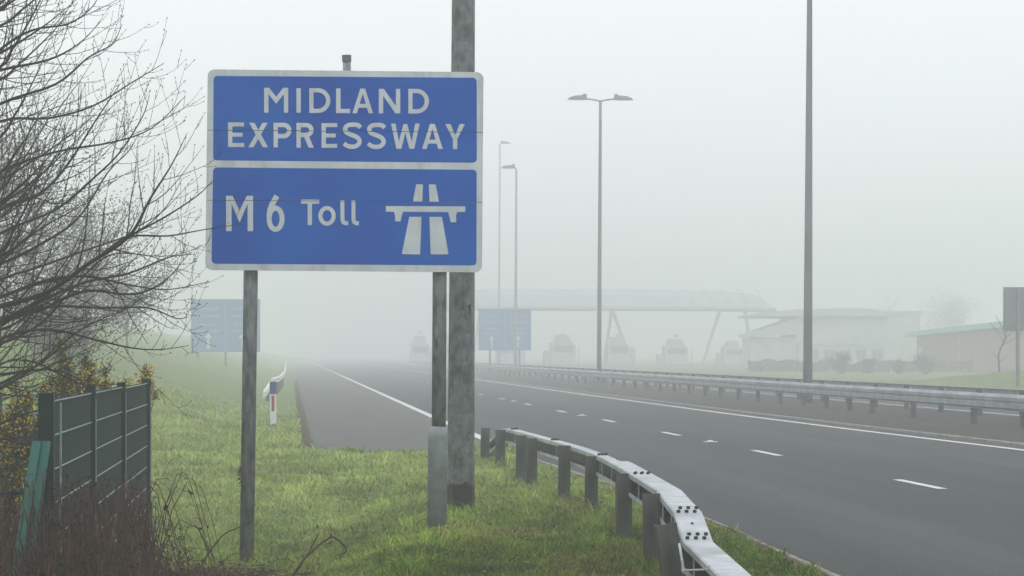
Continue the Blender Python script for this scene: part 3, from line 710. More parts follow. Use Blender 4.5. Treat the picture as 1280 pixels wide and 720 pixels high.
# splice bolts
def bolts(p, d, n=3, s=1.0):
    d = d.normalized(); r = Vector((d.y, -d.x, 0)).normalized()
    for i in range(n):
        for j in (-1, 1):
            q = p + r * (i - (n - 1) / 2) * .055 * s + r * .010 * j + d * j * .055 + Vector((0, 0, .006))
            MB().tube([q - Vector((0, 0, .008)), q + Vector((0, 0, .012))], .0130, 6).build('bolt', M['bolt'], nb)
for idx in (4, 6, 8, 10):
    bolts(rail_pts[idx] + Vector((-.03 if idx < 10 else 0, 0, .0)), rail_pts[idx + 1] - rail_pts[idx - 1], s=.62 if idx < 10 else 1)
bolts(b1 + (b2 - b1) * -.02 + Vector((0, 0, .0)), b2 - b1); bolts(b2 + (b2 - b1) * -.12, b2 - b1)
q = b1.lerp(b2, .45); MB().tube([q, q + Vector((0, 0, .012))], .009, 6).build('bolt', M['bolt'], nb)
# little end bracket rod low by the near rail
MB().tube([px(853, 700, 14.2), px(853, 714, 14.2), px(856, 713, 14.2), px(884, 712, 14.0), px(886, 707, 14.0)], .0065, 6).build('bracket_rod', M['galv'], nb)
MB().tube([px(849, 680, 14.9), px(855, 716, 14.6)], .008, 6).build('bracket_rod', M['galv'], nb)

# ------------------------------------------------------------------ central barriers
def central(u, face, label, Ys):
    t = thing('central_barrier', label, 'crash barrier', (0, 0, 0), 0, 'barriers on the central reservation')
    z0, z1 = .41, .745; D = .085 * face
    prof = [(-.02 * face, z1 - .01), (0, z1), (.02 * face, z1 - .004), (D, z1 - .062), (D, z1 - .135), (D * .55, z1 - .155), (D * .55, z1 - .175), (D, z1 - .195), (D, z1 - .285), (D * .3, z0 + .012), (D * .3, z0)]
    prof = [(-a, b_) for a, b_ in prof]                 # profile() measures to the right of travel (away from camera = +u)
    L = 4.4; Y = 44.0; beam = None; first = uY(u, 0)
    me = None
    while Y < 300:
        if me is None:
            me = MB().profile(prof + [(prof[-1][0] + .004 * face, z0 + .004)], [uY(u, 0) - uY(u, 0), (uY(u, L) - uY(u, 0))]).mesh('beam', M['oldrail'])
        o = inst('beam', me, t, uY(u, Y)); Y += L
        if Y < 120 and face > 0:
            mb = MB()
            for i in range(3):
                for j in (-1, 1): c = uY(u, Y + .10 * (i - 1)) + Vector((-face * (.03 + .02 * (j + 1)), 0, z1 - .025 - .022 * (j + 1))); mb.box(c, (.022, .035, .022))
            mb.build('splice_bolts', M['bolt'], t, kind='stuff')
    pm = MB().box((0, 0, .33), (.11, .15, .74)).mesh('post', M['post']); bm_ = MB().box((0, 0, 0), (.09, .10, .22)).mesh('spacer', M['galv'])
    for Yp in Ys:
        inst('post', pm, t, uY(u + .13 * face, Yp), AN); inst('spacer', bm_, t, uY(u + .045 * face, Yp, .58), AN)
Ya = [46.5, 49.7, 53.3, 58.5, 62.6, 65.2, 68, 71.1, 74.4, 78, 81.4, 84.8, 88, 91.5]
while Ya[-1] < 230: Ya.append(Ya[-1] + 3.6)
central(15.02, 1, 'steel barrier on the main carriageway side of the central reservation', Ya)
central(17.35, -1, 'steel barrier behind, on the opposite carriageway side of the central reservation', [y + 1.4 for y in axis([(48, 230, 3.6)])])

# ------------------------------------------------------------------ far left barrier with ramped end, delineator
fb = thing('safety_barrier', 'short pale steel barrier end bending towards the left grass bank behind the marker post', 'crash barrier')
pts = [px(329, 489, 74), px(333, 483, 77), px(340, 472.5, 84), px(349, 470, 96), px(355.0, 464, 118), px(356.5, 455, 200), px(358, 451, 300)]
MB().profile([(0, 0), (.07, -.03), (.07, -.08), (.02, -.11), (.07, -.14), (.07, -.19), (0, -.22), (-.01, -.22), (-.01, 0)], pts, closed=True).build('beam', M['white'], fb)
for i in range(8):
    Y = 80 + i * 5; Yv = [p.y for p in pts]; X = float(np.interp(Y, Yv, [p.x for p in pts])); z = float(np.interp(Y, Yv, [p.z for p in pts]))
    g0 = ground(X, Y); MB().box((X - .05, Y, (z - .1 + g0) / 2), (.1, .12, z - .1 - g0)).build('post', M['post'], fb)
Yk = 52.7; bx_ = px(341.5, 533, Yk); bx_.z = ground(bx_.x, Yk)
dm = thing('marker_post', 'white verge marker post with blue top and narrow red reflector, standing in the left grass', 'marker post', bx_)
def oct_(w, d, c=.02): return [(-w / 2, -d / 2 + c), (-w / 2 + c, -d / 2), (w / 2 - c, -d / 2), (w / 2, -d / 2 + c), (w / 2, d / 2), (-w / 2, d / 2)]
MB().prism(oct_(.135, .09), (0, 0, -.1), (1, 0, 0), (0, 1, 0), (-.004, 0, 1.14)).build('body', M['white'], dm)
MB().prism(oct_(.143, .098), (-.003, 0, .705), (1, 0, 0), (0, 1, 0), (0, 0, .275)).build('blue_band', M['navy'], dm)
MB().prism([(-.03, 0), (.03, 0), (.03, .34), (-.03, .34)], (-.002, -.046, .335), (1, 0, 0), (0, 0, 1), (0, -.008, 0)).build('reflector', M['red'], dm)

# ------------------------------------------------------------------ far signs
def far_sign(x0, y0, x1, y1, Y, legs, zg, label, mt, rows=True, back=False):
    a, b_ = px(x0, y0, Y), px(x1, y1, Y); w, h = b_.x - a.x, a.z - b_.z
    t = thing('road_sign', label, 'road sign', ((a.x + b_.x) / 2, Y, zg), AN if not back else 0, None)
    zb = b_.z - zg
    MB().box((0, 0, zb + h / 2), (w, .05, h)).build('panel', mt, t)
    for lx in legs:
        MB().tube([(lx * w, .10, -.3), (lx * w, .10, zb + h * .9)], .07, 10).build('leg', M['poledark'], t)
    if rows:
        def r(x, z, ww, hh, k=0): return MB().box((x * w, -.03 - .002 * k, zb + z * h), (ww * w, .006, hh * h))
        r(0, .5, .012, .9).build('divider', M['fartext'], t)
        for sx in (-.25, .25):
            for z, ww in ((.82, .30), (.68, .34), (.52, .26), (.40, .34)):
                # word blocks far too small to read in the photograph: rows of short strokes
                mb = MB(); n = 7
                for i in range(n): mb.box(((sx - ww / 2 + ww * (i + .5) / n) * w, -.03, zb + z * h), (ww * w / n * .55, .006, h * .045))
                mb.build('text_row', M['fartext'], t, kind='stuff')
            mb = MB(); mb.box((sx * w, -.03, zb + .17 * h), (.035 * w, .006, .22 * h)); mb.prism([(-.06, 0), (.06, 0), (0, .10)], (sx * w, -.033, zb + .265 * h), (w, 0, 0), (0, 0, h), (0, .006, 0)); mb.build('arrow', M['white'], t)
    return t
X_ = (282 - 640) / F * 150
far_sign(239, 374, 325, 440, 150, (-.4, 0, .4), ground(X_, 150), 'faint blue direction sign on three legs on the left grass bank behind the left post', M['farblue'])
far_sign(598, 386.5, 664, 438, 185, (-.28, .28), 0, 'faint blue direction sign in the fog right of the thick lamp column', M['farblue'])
t = far_sign(1254, 359, 1320, 414, 100, (-.22,), ground(px(1271, 480, 100).x, 100), 'grey back of a sign on a post at the right edge beyond the barrier', M['aluminium'], rows=False, back=True)
a, b_ = px(1254, 359, 100), px(1320, 414, 100)
for k in range(5):
    z = b_.z - t.location.z + (a.z - b_.z) * (.1 + .2 * k); MB().box((0, -.045, z), (b_.x - a.x - .04, .03, .045)).build('rail', M['poledark'], t)
lx = -.22 * (b_.x - a.x); MB().tube([(lx, -.11, -.3), (lx, -.11, a.z - t.location.z - .05)], .055, 10).build('leg', M['signpost'], t)

# ------------------------------------------------------------------ toll plaza
YT = 325.0
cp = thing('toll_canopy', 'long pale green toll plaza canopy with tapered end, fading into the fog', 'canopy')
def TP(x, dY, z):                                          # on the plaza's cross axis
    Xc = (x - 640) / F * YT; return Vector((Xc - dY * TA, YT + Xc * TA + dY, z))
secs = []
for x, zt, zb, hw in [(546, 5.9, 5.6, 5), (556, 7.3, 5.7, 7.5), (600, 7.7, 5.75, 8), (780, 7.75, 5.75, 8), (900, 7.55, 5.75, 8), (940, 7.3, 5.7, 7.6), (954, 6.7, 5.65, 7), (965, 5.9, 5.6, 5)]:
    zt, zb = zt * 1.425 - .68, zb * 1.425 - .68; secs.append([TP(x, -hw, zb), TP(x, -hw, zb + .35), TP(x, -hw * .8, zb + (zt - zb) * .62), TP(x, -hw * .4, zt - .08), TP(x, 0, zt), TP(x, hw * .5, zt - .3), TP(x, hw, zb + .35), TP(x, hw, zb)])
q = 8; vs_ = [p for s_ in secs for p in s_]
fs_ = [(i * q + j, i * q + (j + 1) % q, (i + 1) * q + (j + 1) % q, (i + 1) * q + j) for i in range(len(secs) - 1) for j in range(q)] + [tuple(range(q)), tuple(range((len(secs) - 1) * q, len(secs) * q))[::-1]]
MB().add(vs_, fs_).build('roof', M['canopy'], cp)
ZK = lambda z: z * 1.425 - .68
MB().tube([TP(556, -7.6, ZK(5.75)), TP(600, -8.1, ZK(5.85)), TP(960, -7, ZK(5.75))], .2, 6).build('fascia', M['canopyline'], cp)
for x in range(570, 950, 22):
    MB().tube([TP(x, -8.05, ZK(6.0)), TP(x, -6.6, ZK(6.75)), TP(x, -3.3, ZK(7.55)), TP(x, 0, ZK(7.72))], .06, 4).build('roof_rib', M['canopyline'], cp)
for xa, xb in ((899, 876), (763, 752), (763, 790), (930, 941), (600, 588)):
    if xa > 965: continue
    MB().tube([TP(xa, -2, ZK(5.8)), TP(xb, -2, -.1)], [.24, .16], 8).build('strut', M['cladding'] if xa in (930,) else M['greywall'], cp)
booths = [(703, 419, 30), (772, 421, 27), (844, 424, 29), (634, 420, 28), (560, 420, 28), (525, 420, 24), (915, 427, 24)]
for i, (x, y, w) in enumerate(booths):
    Yb = YT + (x - 640) / F * YT * TA - 3; p = px(x, 0, Yb); zt = H - (y - HZ) / F * Yb; ww = w / F * Yb
    lab = {703: 'toll booth just right of the faint blue sign', 772: 'toll booth just right of the double headed lamp', 844: 'toll booth in the middle under the right half of the canopy', 634: 'toll booth hidden behind the right blue sign',
           560: 'toll booth behind the thick lamp column', 525: 'faint toll booth just left of the right sign post', 915: 'rightmost toll booth near the canopy end'}[x]
    t = thing('toll_booth', lab, 'toll booth', (p.x, Yb, 0), AN, 'toll booths under the canopy')
    MB().box((0, 0, .08), (ww * 1.25, 7, .16)).build('island', M['concrete'], t)
    MB().prism([(-ww * .5, 0), (ww * .5, 0), (ww * .5, zt * .62), (ww * .36, zt * .72), (-ww * .5, zt * .72)], (0, -1.4, .16), (1, 0, 0), (0, 0, 1), (0, 2.8, 0)).build('cabin', M['greywall'], t)
    MB().prism([(-ww * .36, 0), (ww * .32, 0), (ww * .24, zt * .24), (-ww * .28, zt * .24)], (0, -1.3, .16 + zt * .72), (1, 0, 0), (0, 0, 1), (0, 2.6, 0)).build('roof', M['roofgrey'], t)
    MB().box((0, -1.42, .16 + zt * .5), (ww * .8, .04, zt * .22)).build('window', M['glass'], t)
    ah = zt * (.45, .58, .38, .5, .42, .55, .48)[i]
    MB().box((ww * (.66 if i % 2 else -.64), .4, ah / 2 + .16), (ww * .26, 2.2, ah)).build('annex', M['roofgrey'], t)
    MB().box((0, -1.0, zt * (1.0 + .06 * (i % 3))), (ww * .22, .5, zt * .10)).build('lane_light', M['greywall'], t)
    MB().tube([(ww * .62, -1.8, 0), (ww * .62, -1.8, zt * .62)], .12, 6).build('bollard', M['greywall'], t)

# ------------------------------------------------------------------ buildings on the right
def XY(x, Y): return (x - 640) / F * Y
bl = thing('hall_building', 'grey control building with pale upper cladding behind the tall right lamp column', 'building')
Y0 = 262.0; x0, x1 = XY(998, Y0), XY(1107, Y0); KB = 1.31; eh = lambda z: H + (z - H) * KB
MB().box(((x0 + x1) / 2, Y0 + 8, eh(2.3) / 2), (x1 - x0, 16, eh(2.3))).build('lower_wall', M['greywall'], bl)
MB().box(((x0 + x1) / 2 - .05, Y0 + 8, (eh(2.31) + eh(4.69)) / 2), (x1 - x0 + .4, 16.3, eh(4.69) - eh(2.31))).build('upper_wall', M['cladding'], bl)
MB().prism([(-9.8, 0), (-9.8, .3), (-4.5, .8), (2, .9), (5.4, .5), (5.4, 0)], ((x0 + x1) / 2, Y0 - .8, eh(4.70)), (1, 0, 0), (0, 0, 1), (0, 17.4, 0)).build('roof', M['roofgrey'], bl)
x2 = XY(940, Y0)
MB().box(((x0 + x2) / 2, Y0 + 6, eh(3.0) / 2), (x0 - x2, 11, eh(3.0))).build('side_wall', M['greywall'], bl)
MB().prism([(x2 - .4, eh(3.0)), (x0 - .1, eh(3.2)), (x0 - .1, eh(4.6)), (x2 - .4, eh(3.2))], (0, Y0 - .2, .02), (1, 0, 0), (0, 0, 1), (0, 12, 0)).build('side_roof', M['roofgrey'], bl)
for i in range(5):
    w_ = MB().box((x0 + 1.6 + i * 1.75, Y0 - .03, 1.5), (1.1, .08, 1.1)).build('window', M['glass'], bl)
    MB().box((x0 + 1.6 + i * 1.75, Y0 - .07, .92), (1.3, .12, .08)).build('sill', M['cladding'], w_)
    MB().box((x0 + 1.6 + i * 1.75, Y0 - .08, 1.5), (.07, .04, 1.1)).build('mullion', M['cladding'], w_)
b2_ = thing('hall_building', 'dim dark block standing behind the gap between the control building and the brick building', 'building')
MB().box((XY(1124, 285), 292, 3.2), (5.4, 12, 6.4)).build('wall', M['greywall'], b2_)
MB().box((XY(1124, 285), 292, 6.55), (6.0, 12.6, .3)).build('roof', M['roofgrey'], b2_)
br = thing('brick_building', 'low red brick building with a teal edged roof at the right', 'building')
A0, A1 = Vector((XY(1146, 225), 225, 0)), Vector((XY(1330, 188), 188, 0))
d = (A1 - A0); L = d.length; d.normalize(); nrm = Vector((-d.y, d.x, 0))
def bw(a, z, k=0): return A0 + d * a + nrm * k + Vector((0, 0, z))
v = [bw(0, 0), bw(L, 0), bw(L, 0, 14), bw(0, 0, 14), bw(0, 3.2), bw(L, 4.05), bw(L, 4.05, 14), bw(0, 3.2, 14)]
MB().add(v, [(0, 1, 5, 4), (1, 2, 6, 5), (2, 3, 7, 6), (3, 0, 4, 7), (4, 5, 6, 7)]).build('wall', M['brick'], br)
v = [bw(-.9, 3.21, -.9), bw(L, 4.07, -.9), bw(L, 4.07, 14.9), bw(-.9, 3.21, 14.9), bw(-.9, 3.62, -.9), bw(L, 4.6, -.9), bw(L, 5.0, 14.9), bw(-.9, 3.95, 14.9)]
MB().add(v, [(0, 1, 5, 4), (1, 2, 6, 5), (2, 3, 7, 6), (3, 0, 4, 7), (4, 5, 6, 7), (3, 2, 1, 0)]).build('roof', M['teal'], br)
for k in (.34, ):
    MB().tube([bw(L * k, 0, -.08), bw(L * k, 3.0, -.08)], .06, 6).build('downpipe', M['cladding'], br)
MB().box(bw(1.2, 1.1, -.05), (1.0, .08, 2.2), Matrix.Rotation(math.atan2(d.y, d.x), 3, 'Z')).build('door', M['greywall'], br)

# ------------------------------------------------------------------ vegetation helpers
def bud(mb, p, d, l, w):
    d = d.normalized(); r = Vector((0, 1, 0)) if abs(d.y) < .9 else Vector((1, 0, 0)); a = d.cross(r).normalized(); b_ = d.cross(a)
    m = p + d * l * .45
    mb.add([p, m + a * w, m + b_ * w, m - a * w, m - b_ * w, p + d * l], [(0, 2, 1), (0, 3, 2), (0, 4, 3), (0, 1, 4), (5, 1, 2), (5, 2, 3), (5, 3, 4), (5, 4, 1)])

def grow(mb, buds, pts, r0, r1, rnd, level, maxlev, up=.35, spread=(25, 55), dens=5.0, lenf=.42, minlen=.12, budp=.5, scale=1.0):
    n = len(pts); mb.tube(pts, [r0 + (r1 - r0) * (i / (n - 1)) for i in range(n)], 5 if level == 0 else 3, cap=False)
    L = sum((pts[i + 1] - pts[i]).length for i in range(n - 1))
    if buds is not None and level >= 1:
        k = int(L / (.075 * scale))
        for i in range(k):
            if rnd.random() > budp: continue
            t = .25 + .75 * (i + rnd.random()) / max(1, k); j = min(n - 2, int(t * (n - 1))); p = pts[j].lerp(pts[j + 1], t * (n - 1) - j)
            dd = (pts[j + 1] - pts[j]).normalized(); side = Vector((rnd.uniform(-1, 1), rnd.uniform(-1, 1), rnd.uniform(-.4, 1))).normalized()
            bud(buds, p, dd + side * .8, rnd.uniform(.012, .026) * scale, .0032 * scale)
        bud(buds, pts[-1], pts[-1] - pts[-2], .028 * scale, .004 * scale)
    if level >= maxlev: return
    m = int(L * dens / scale * (1.0 if level == 0 else 1.1)); s = 1 if rnd.random() < .5 else -1
    for i in range(m):
        t = .12 + .85 * (i + rnd.uniform(.1, .9)) / m
        j = min(n - 2, int(t * (n - 1))); p = pts[j].lerp(pts[j + 1], t * (n - 1) - j); d = (pts[j + 1] - pts[j]).normalized()
        s = -s
        ang = math.radians(rnd.uniform(*spread)) * s
        nd = Matrix.Rotation(ang, 3, Vector((rnd.uniform(-.5, .5), 1, rnd.uniform(-.5, .5))).normalized()) @ d
        nd.y += rnd.uniform(-.35, .35); nd.normalize()
        l = max(minlen, L * lenf * (1.15 - .75 * t) * rnd.uniform(.5, 1.25)); l = min(l, 1.5 * scale)
        k = 7 if l > .35 * scale else 5
        q = [p]; cur = nd.copy()
        for _ in range(k):
            cur = (cur + Vector((rnd.uniform(-.10, .10), rnd.uniform(-.10, .10), up / k * 1.2 + rnd.uniform(-.09, .09)))).normalized(); q.append(q[-1] + cur * l / k)
        rr = (r0 + (r1 - r0) * t) * rnd.uniform(.45, .62)
        grow(mb, buds, q, max(rr, .0024 * scale), .0013 * scale, rnd, level + 1, maxlev, up, spread, dens, lenf, minlen, budp, scale)

# ------------------------------------------------------------------ the bare tree on the left
def left_tree():
    rnd = random.Random(21)
    base = Vector((-6.6, 19.5, ground(-6.6, 19.5)))
    t = thing('bare_tree', 'bare leafless tree with arching budded branches filling the left edge of the picture', 'tree', base)
    o0 = base
    MB().tube([Vector((0, 0, -.2)), Vector((.05, 0, .8)), Vector((.12, .03, 1.9)), Vector((.05, 0, 3.2)), Vector((.2, 0, 4.6))], [.14, .12, .10, .075, .045], 8).build('trunk', M['bark'], t)
    def root(zf): return Vector((-6.55, 19.5, base.z + zf))
    L = [  # image points from the left edge outwards, depth
        ([(-60, 200), (0, 152), (60, 148), (115, 133), (165, 103), (205, 79)], 18.8),
        ([(-60, 260), (0, 215), (70, 190), (140, 178), (190, 160), (232, 120)], 19.3),
        ([(-80, 130), (0, 62), (40, 38), (85, 30), (112, 12), (126, -8)], 19.5),
        ([(-60, 110), (0, 88), (60, 75), (98, 55), (125, 28)], 18.6),
        ([(-60, 170), (0, 130), (70, 105), (110, 72), (140, 55), (153, 30)], 19.9),
        ([(-80, 320), (0, 262), (50, 242), (85, 205), (120, 150), (150, 105)], 18.4),
        ([(-80, 350), (0, 292), (70, 262), (120, 220), (150, 190), (178, 146), (187, 118)], 19.0),
        ([(-80, 400), (0, 383), (60, 365), (110, 330), (161, 296), (188, 248), (215, 205), (234, 166)], 18.2),
        ([(110, 330), (161, 296), (205, 272), (245, 246), (266, 226)], 18.21),
        ([(128, 317), (161, 296), (210, 295), (250, 288), (302, 280)], 18.22),
        ([(-80, 390), (0, 350), (45, 335), (110, 312), (170, 290), (205, 262), (227, 225)], 19.6),
        ([(-60, 430), (0, 402), (60, 372), (110, 352), (160, 342), (210, 322), (240, 318)], 19.1),
        ([(-60, 460), (0, 405), (50, 388), (105, 364), (165, 368), (205, 352), (238, 315)], 18.7),
        ([(-60, 440), (0, 430), (50, 405), (85, 368), (130, 322), (175, 318), (212, 328)], 20.1),
        ([(-60, 400), (0, 372), (60, 350), (110, 346), (160, 356), (210, 362), (262, 352)], 18.9),
        ([(0, 372), (60, 352), (115, 345), (145, 362), (165, 400), (185, 430)], 18.91),
        ([(-60, 450), (0, 402), (60, 384), (130, 385), (185, 385), (220, 398), (236, 396)], 19.4),
        ([(-60, 480), (0, 425), (60, 412), (120, 425), (165, 435), (200, 437), (236, 432)], 18.5),
        ([(-60, 500), (0, 455), (40, 452), (80, 470), (110, 482), (150, 480)], 18.3),
        ([(-60, 520), (0, 480), (50, 455), (90, 420), (120, 402), (160, 385), (180, 370)], 19.7),
        ([(-60, 470), (0, 468), (60, 462), (100, 475), (120, 500)], 18.8),
        ([(-60, 560), (0, 530), (40, 515), (80, 510), (110, 520)], 19.2),
        ([(-60, 340), (0, 330), (60, 300), (100, 270), (135, 215), (160, 190), (172, 170)], 20.3)]
    for k in range(19):
        y0 = rnd.uniform(-60, 330); x = -60; P = [(x, y0 + rnd.uniform(10, 60))]
        an = rnd.uniform(.35, 1.1); y = y0
        x = 0
        for i in range(5): P.append((x, y)); an2 = an + .06 * i; st = rnd.uniform(24, 40); x += math.cos(an2) * st; y -= math.sin(an2) * st
        L.append((P, rnd.uniform(18.5, 20.6)))
    for k in range(7):
        y0 = rnd.uniform(300, 560); P = [(-60, y0 + rnd.uniform(-10, 50))]; an = rnd.uniform(-.15, .75); x = 0; y = y0
        for i in range(5): P.append((x, y)); st = rnd.uniform(20, 38); x += math.cos(an) * st; y -= math.sin(an) * st; an += rnd.uniform(-.1, .16)
        L.append((P, rnd.uniform(18.6, 20.6)))
    for k, (P, Y) in enumerate(L):
        W_ = [px(x, y, Y + .5 * math.sin(i * .9 + k)) for i, (x, y) in enumerate(P)]
        if P[0][0] < -50:
            W_ = [Vector((-6.5, 19.5, max(.2, min(W_[0].z - .9, 3.6)))), Vector((-5.4, (Y + 19.5) / 2, W_[0].z - .25))] + W_
        pts = bez(W_, 4); pts = [p - base for p in pts]
        mb, bu = MB(), MB()
        main = k in (5, 7, 11, 12); r0 = .030 if main else (.020 if P[0][0] < -50 else .011)
        grow(mb, bu, pts, r0 * rnd.uniform(.85, 1.1), .0024, rnd, 0, 2, up=.42, spread=(22, 52), dens=3.9, lenf=.20, budp=.42)
        o = mb.build('branch', M['bark'], t)
        bu.build('buds', M['bud'] if k % 3 else M['catkin'], o, kind='stuff')
left_tree()

# ------------------------------------------------------------------ green mesh fence
fe = thing('mesh_fence', 'dark green welded mesh fence with four posts, running away along the left', 'fence')
UF = -1.40; FY = [13.7, 16.7, 19.7, 23.1]; ZT = [1.335, 1.335, 1.325, 1.32]
for i, Y in enumerate(FY):
    w = [.085, .07, .07, .088][i]
    c = uY(UF, Y, 0); MB().box((0, 0, 0), (w, w, ZT[i] + .04 + .8), Matrix.Rotation(AN, 3, 'Z')).build('post', M['fencedark'] if i < 3 else M['fencedark'], fe, loc=(c.x + (0.0), c.y, (ZT[i] + .04 - .8) / 2))
MB().tube([uY(UF + .075, 13.75, -.8), uY(UF + .075, 13.75, 1.32)], .007, 6).build('tension_wire', M['fencelight'], fe)
for i in range(3):
    Ya_, Yb_ = FY[i] + .05, FY[i + 1] - .05; n = int((Yb_ - Ya_) / .05); mb = MB()
    for k in range(n + 1):
        Y = Ya_ + (Yb_ - Ya_) * k / n; c = uY(UF, Y); mb.box((c.x, c.y, (ZT[i] - .75) / 2 + .0), (.006, .006, ZT[i] + .75))
    mb.build('vertical_wires', M['fence'], fe, kind='stuff')
    for k in range(10):
        z = ZT[i] - .012 - .2 * k
        for sgn in (1,):
            MB().tube([uY(UF + .009, Ya_, z), uY(UF + .009, Yb_, z)], .0048, 5).build('horizontal_wire', M['fencelight'], fe)  # front wire carries the painted highlight, its twin behind stays dark
        MB().tube([uY(UF - .009, Ya_, z), uY(UF - .009, Yb_, z)], .0048, 5).build('horizontal_wire', M['fence'], fe)
    MB().tube([uY(UF + .045, FY[i + 1] - .09, -.5), uY(UF + .045, FY[i + 1] - .09, ZT[i] - .05)], .003, 5).build('edge_strip', M['fencelight'], fe)
# second fence, pale, crossing behind at the far left
f2 = thing('mesh_fence', 'pale see-through wire fence behind the branches at the far left', 'fence')
for k in range(3):
    X = XY(-60 + 60 * k, 31); MB().box((X, 31, .2), (.05, .05, 1.8)).build('post', M['fencedark'], f2)
mb = MB(); x = -70
while x < 62: mb.box((XY(x, 31), 31.03, .2), (.0065, .0065, 1.75)); x += 4.8
mb.build('vertical_wires', M['wirepale'], f2, kind='stuff')
for k in range(7): MB().tube([(XY(-70, 31), 31.0, 1.06 - .27 * k), (XY(62, 31), 31.0, 1.06 - .27 * k)], .006, 4).build('horizontal_wire', M['wirepale'], f2)
# leaning teal boards
for i, (xa, ya, xb, yb, w) in enumerate(((46, 553, 24, 692, .058), (58, 553, 37, 702, .054))):
    lab = ('left teal board leaning against the fence end post', 'right teal board leaning against the fence end post')[i]
    a, b_ = px(xa, ya, 13.45 + .03 * i), px(xb, yb, 13.15 + .03 * i); d_ = (a - b_); ln = d_.length + .25; d_.normalize()
    r = Vector((0, 1, 0)).cross(d_).normalized(); c = (a + b_) / 2 - d_ * .12
    Mx = Matrix((r, r.cross(d_) * -1, d_)).transposed()
    o = MB().box((0, 0, 0), (w * .85, .022, ln), Mx).build('leaning_board', M['board'], loc=c); tag(o, lab, 'board', 'teal boards leaning by the fence')
# loose horizontal rail low at left
o = MB().tube([px(-30, 618, 13.9), px(60, 614, 13.9)], .014, 6).build('broken_rail', M['fencedark']); tag(o, 'dark broken rail lying level at the left edge behind the leaning boards', 'rail')

# ------------------------------------------------------------------ gorse
def gorse(cx, cy, Y, h, w, seed, label, nst=9, flow=.12):
    rnd = random.Random(seed); c = px(cx, cy, Y)
    base = Vector((c.x, Y, ground(c.x, Y))); top = c.z + h / 2 - base.z
    t = thing('gorse_bush', label, 'bush', base, 0, 'gorse bushes by the fence')
    st, sp_, fl = MB(), MB(), MB()
    for k in range(nst):
        tip = Vector((rnd.uniform(-w, w) / 2, rnd.uniform(-.3, .3), top * rnd.uniform(.72, 1.0) if k else top))
        mid = Vector((tip.x * .35 + rnd.uniform(-.08, .08), 0, tip.z * .55)); pts = bez([Vector((rnd.uniform(-.08, .08), 0, -.1)), mid, tip], 8)
        st.tube(pts, [.012 - .009 * i / (len(pts) - 1) for i in range(len(pts))], 4, cap=False)
        for i in range(420):
            s = rnd.random() ** .6; j = min(len(pts) - 2, int(s * (len(pts) - 1))); p = pts[j].lerp(pts[j + 1], rnd.random())
            if p.z < top - h * 1.25: continue
            d_ = Vector((rnd.gauss(0, 1), rnd.gauss(0, 1), rnd.gauss(.5, .8))).normalized()
            tw = p + d_ * rnd.uniform(.01, .085)
            for m_ in range(4):
                e = Vector((rnd.gauss(0, 1), rnd.gauss(0, 1), rnd.gauss(.6, .8))).normalized() * rnd.uniform(.018, .042); r = e.cross(Vector((0, 1, .1))).normalized() * .0028
                sp_.add([tw - r, tw + r, tw + e], [(0, 1, 2)])
            sp_.add([p, p + Vector((0, 0, .004)), tw], [(0, 1, 2)])
            if rnd.random() < flow * (.6 if s > .6 else .2):
                q_ = tw + Vector((rnd.uniform(-.015, .015), -.01, rnd.uniform(-.01, .02)))
                for m_ in range(3):
                    a = Vector((rnd.gauss(0, 1), rnd.gauss(0, .6), rnd.gauss(.2, 1))).normalized() * rnd.uniform(.012, .024); b_ = Vector((rnd.gauss(0, 1), rnd.gauss(0, .6), rnd.gauss(0, 1))).normalized() * .012
                    fl.add([q_, q_ + a + b_, q_ + a * 1.7, q_ + a - b_], [(0, 1, 2, 3)])
    st.build('stems', M['gorsestem'], t); sp_.build('spines', M['gorse'], t, kind='stuff'); fl.build('flowers', M['yellow'], t, kind='stuff')
gorse(88, 478, 20.5, .72, .32, 3, 'gorse bush with yellow flowers above the left end of the green fence', 10, .14)
gorse(126, 482, 21.5, .50, .40, 4, 'gorse bush rising behind the middle of the green fence', 8, .07)
gorse(177, 477, 25.6, .28, .30, 5, 'low gorse sprig with yellow flowers poking over the right end of the fence', 11, .40)
gorse(8, 560, 20.0, .9, .55, 6, 'yellow flowering gorse at the left edge behind the leaning boards', 12, .20)
gorse(34, 520, 21.0, .7, .40, 7, 'gorse bush between the pale wire fence and the fence end post', 9, .10)

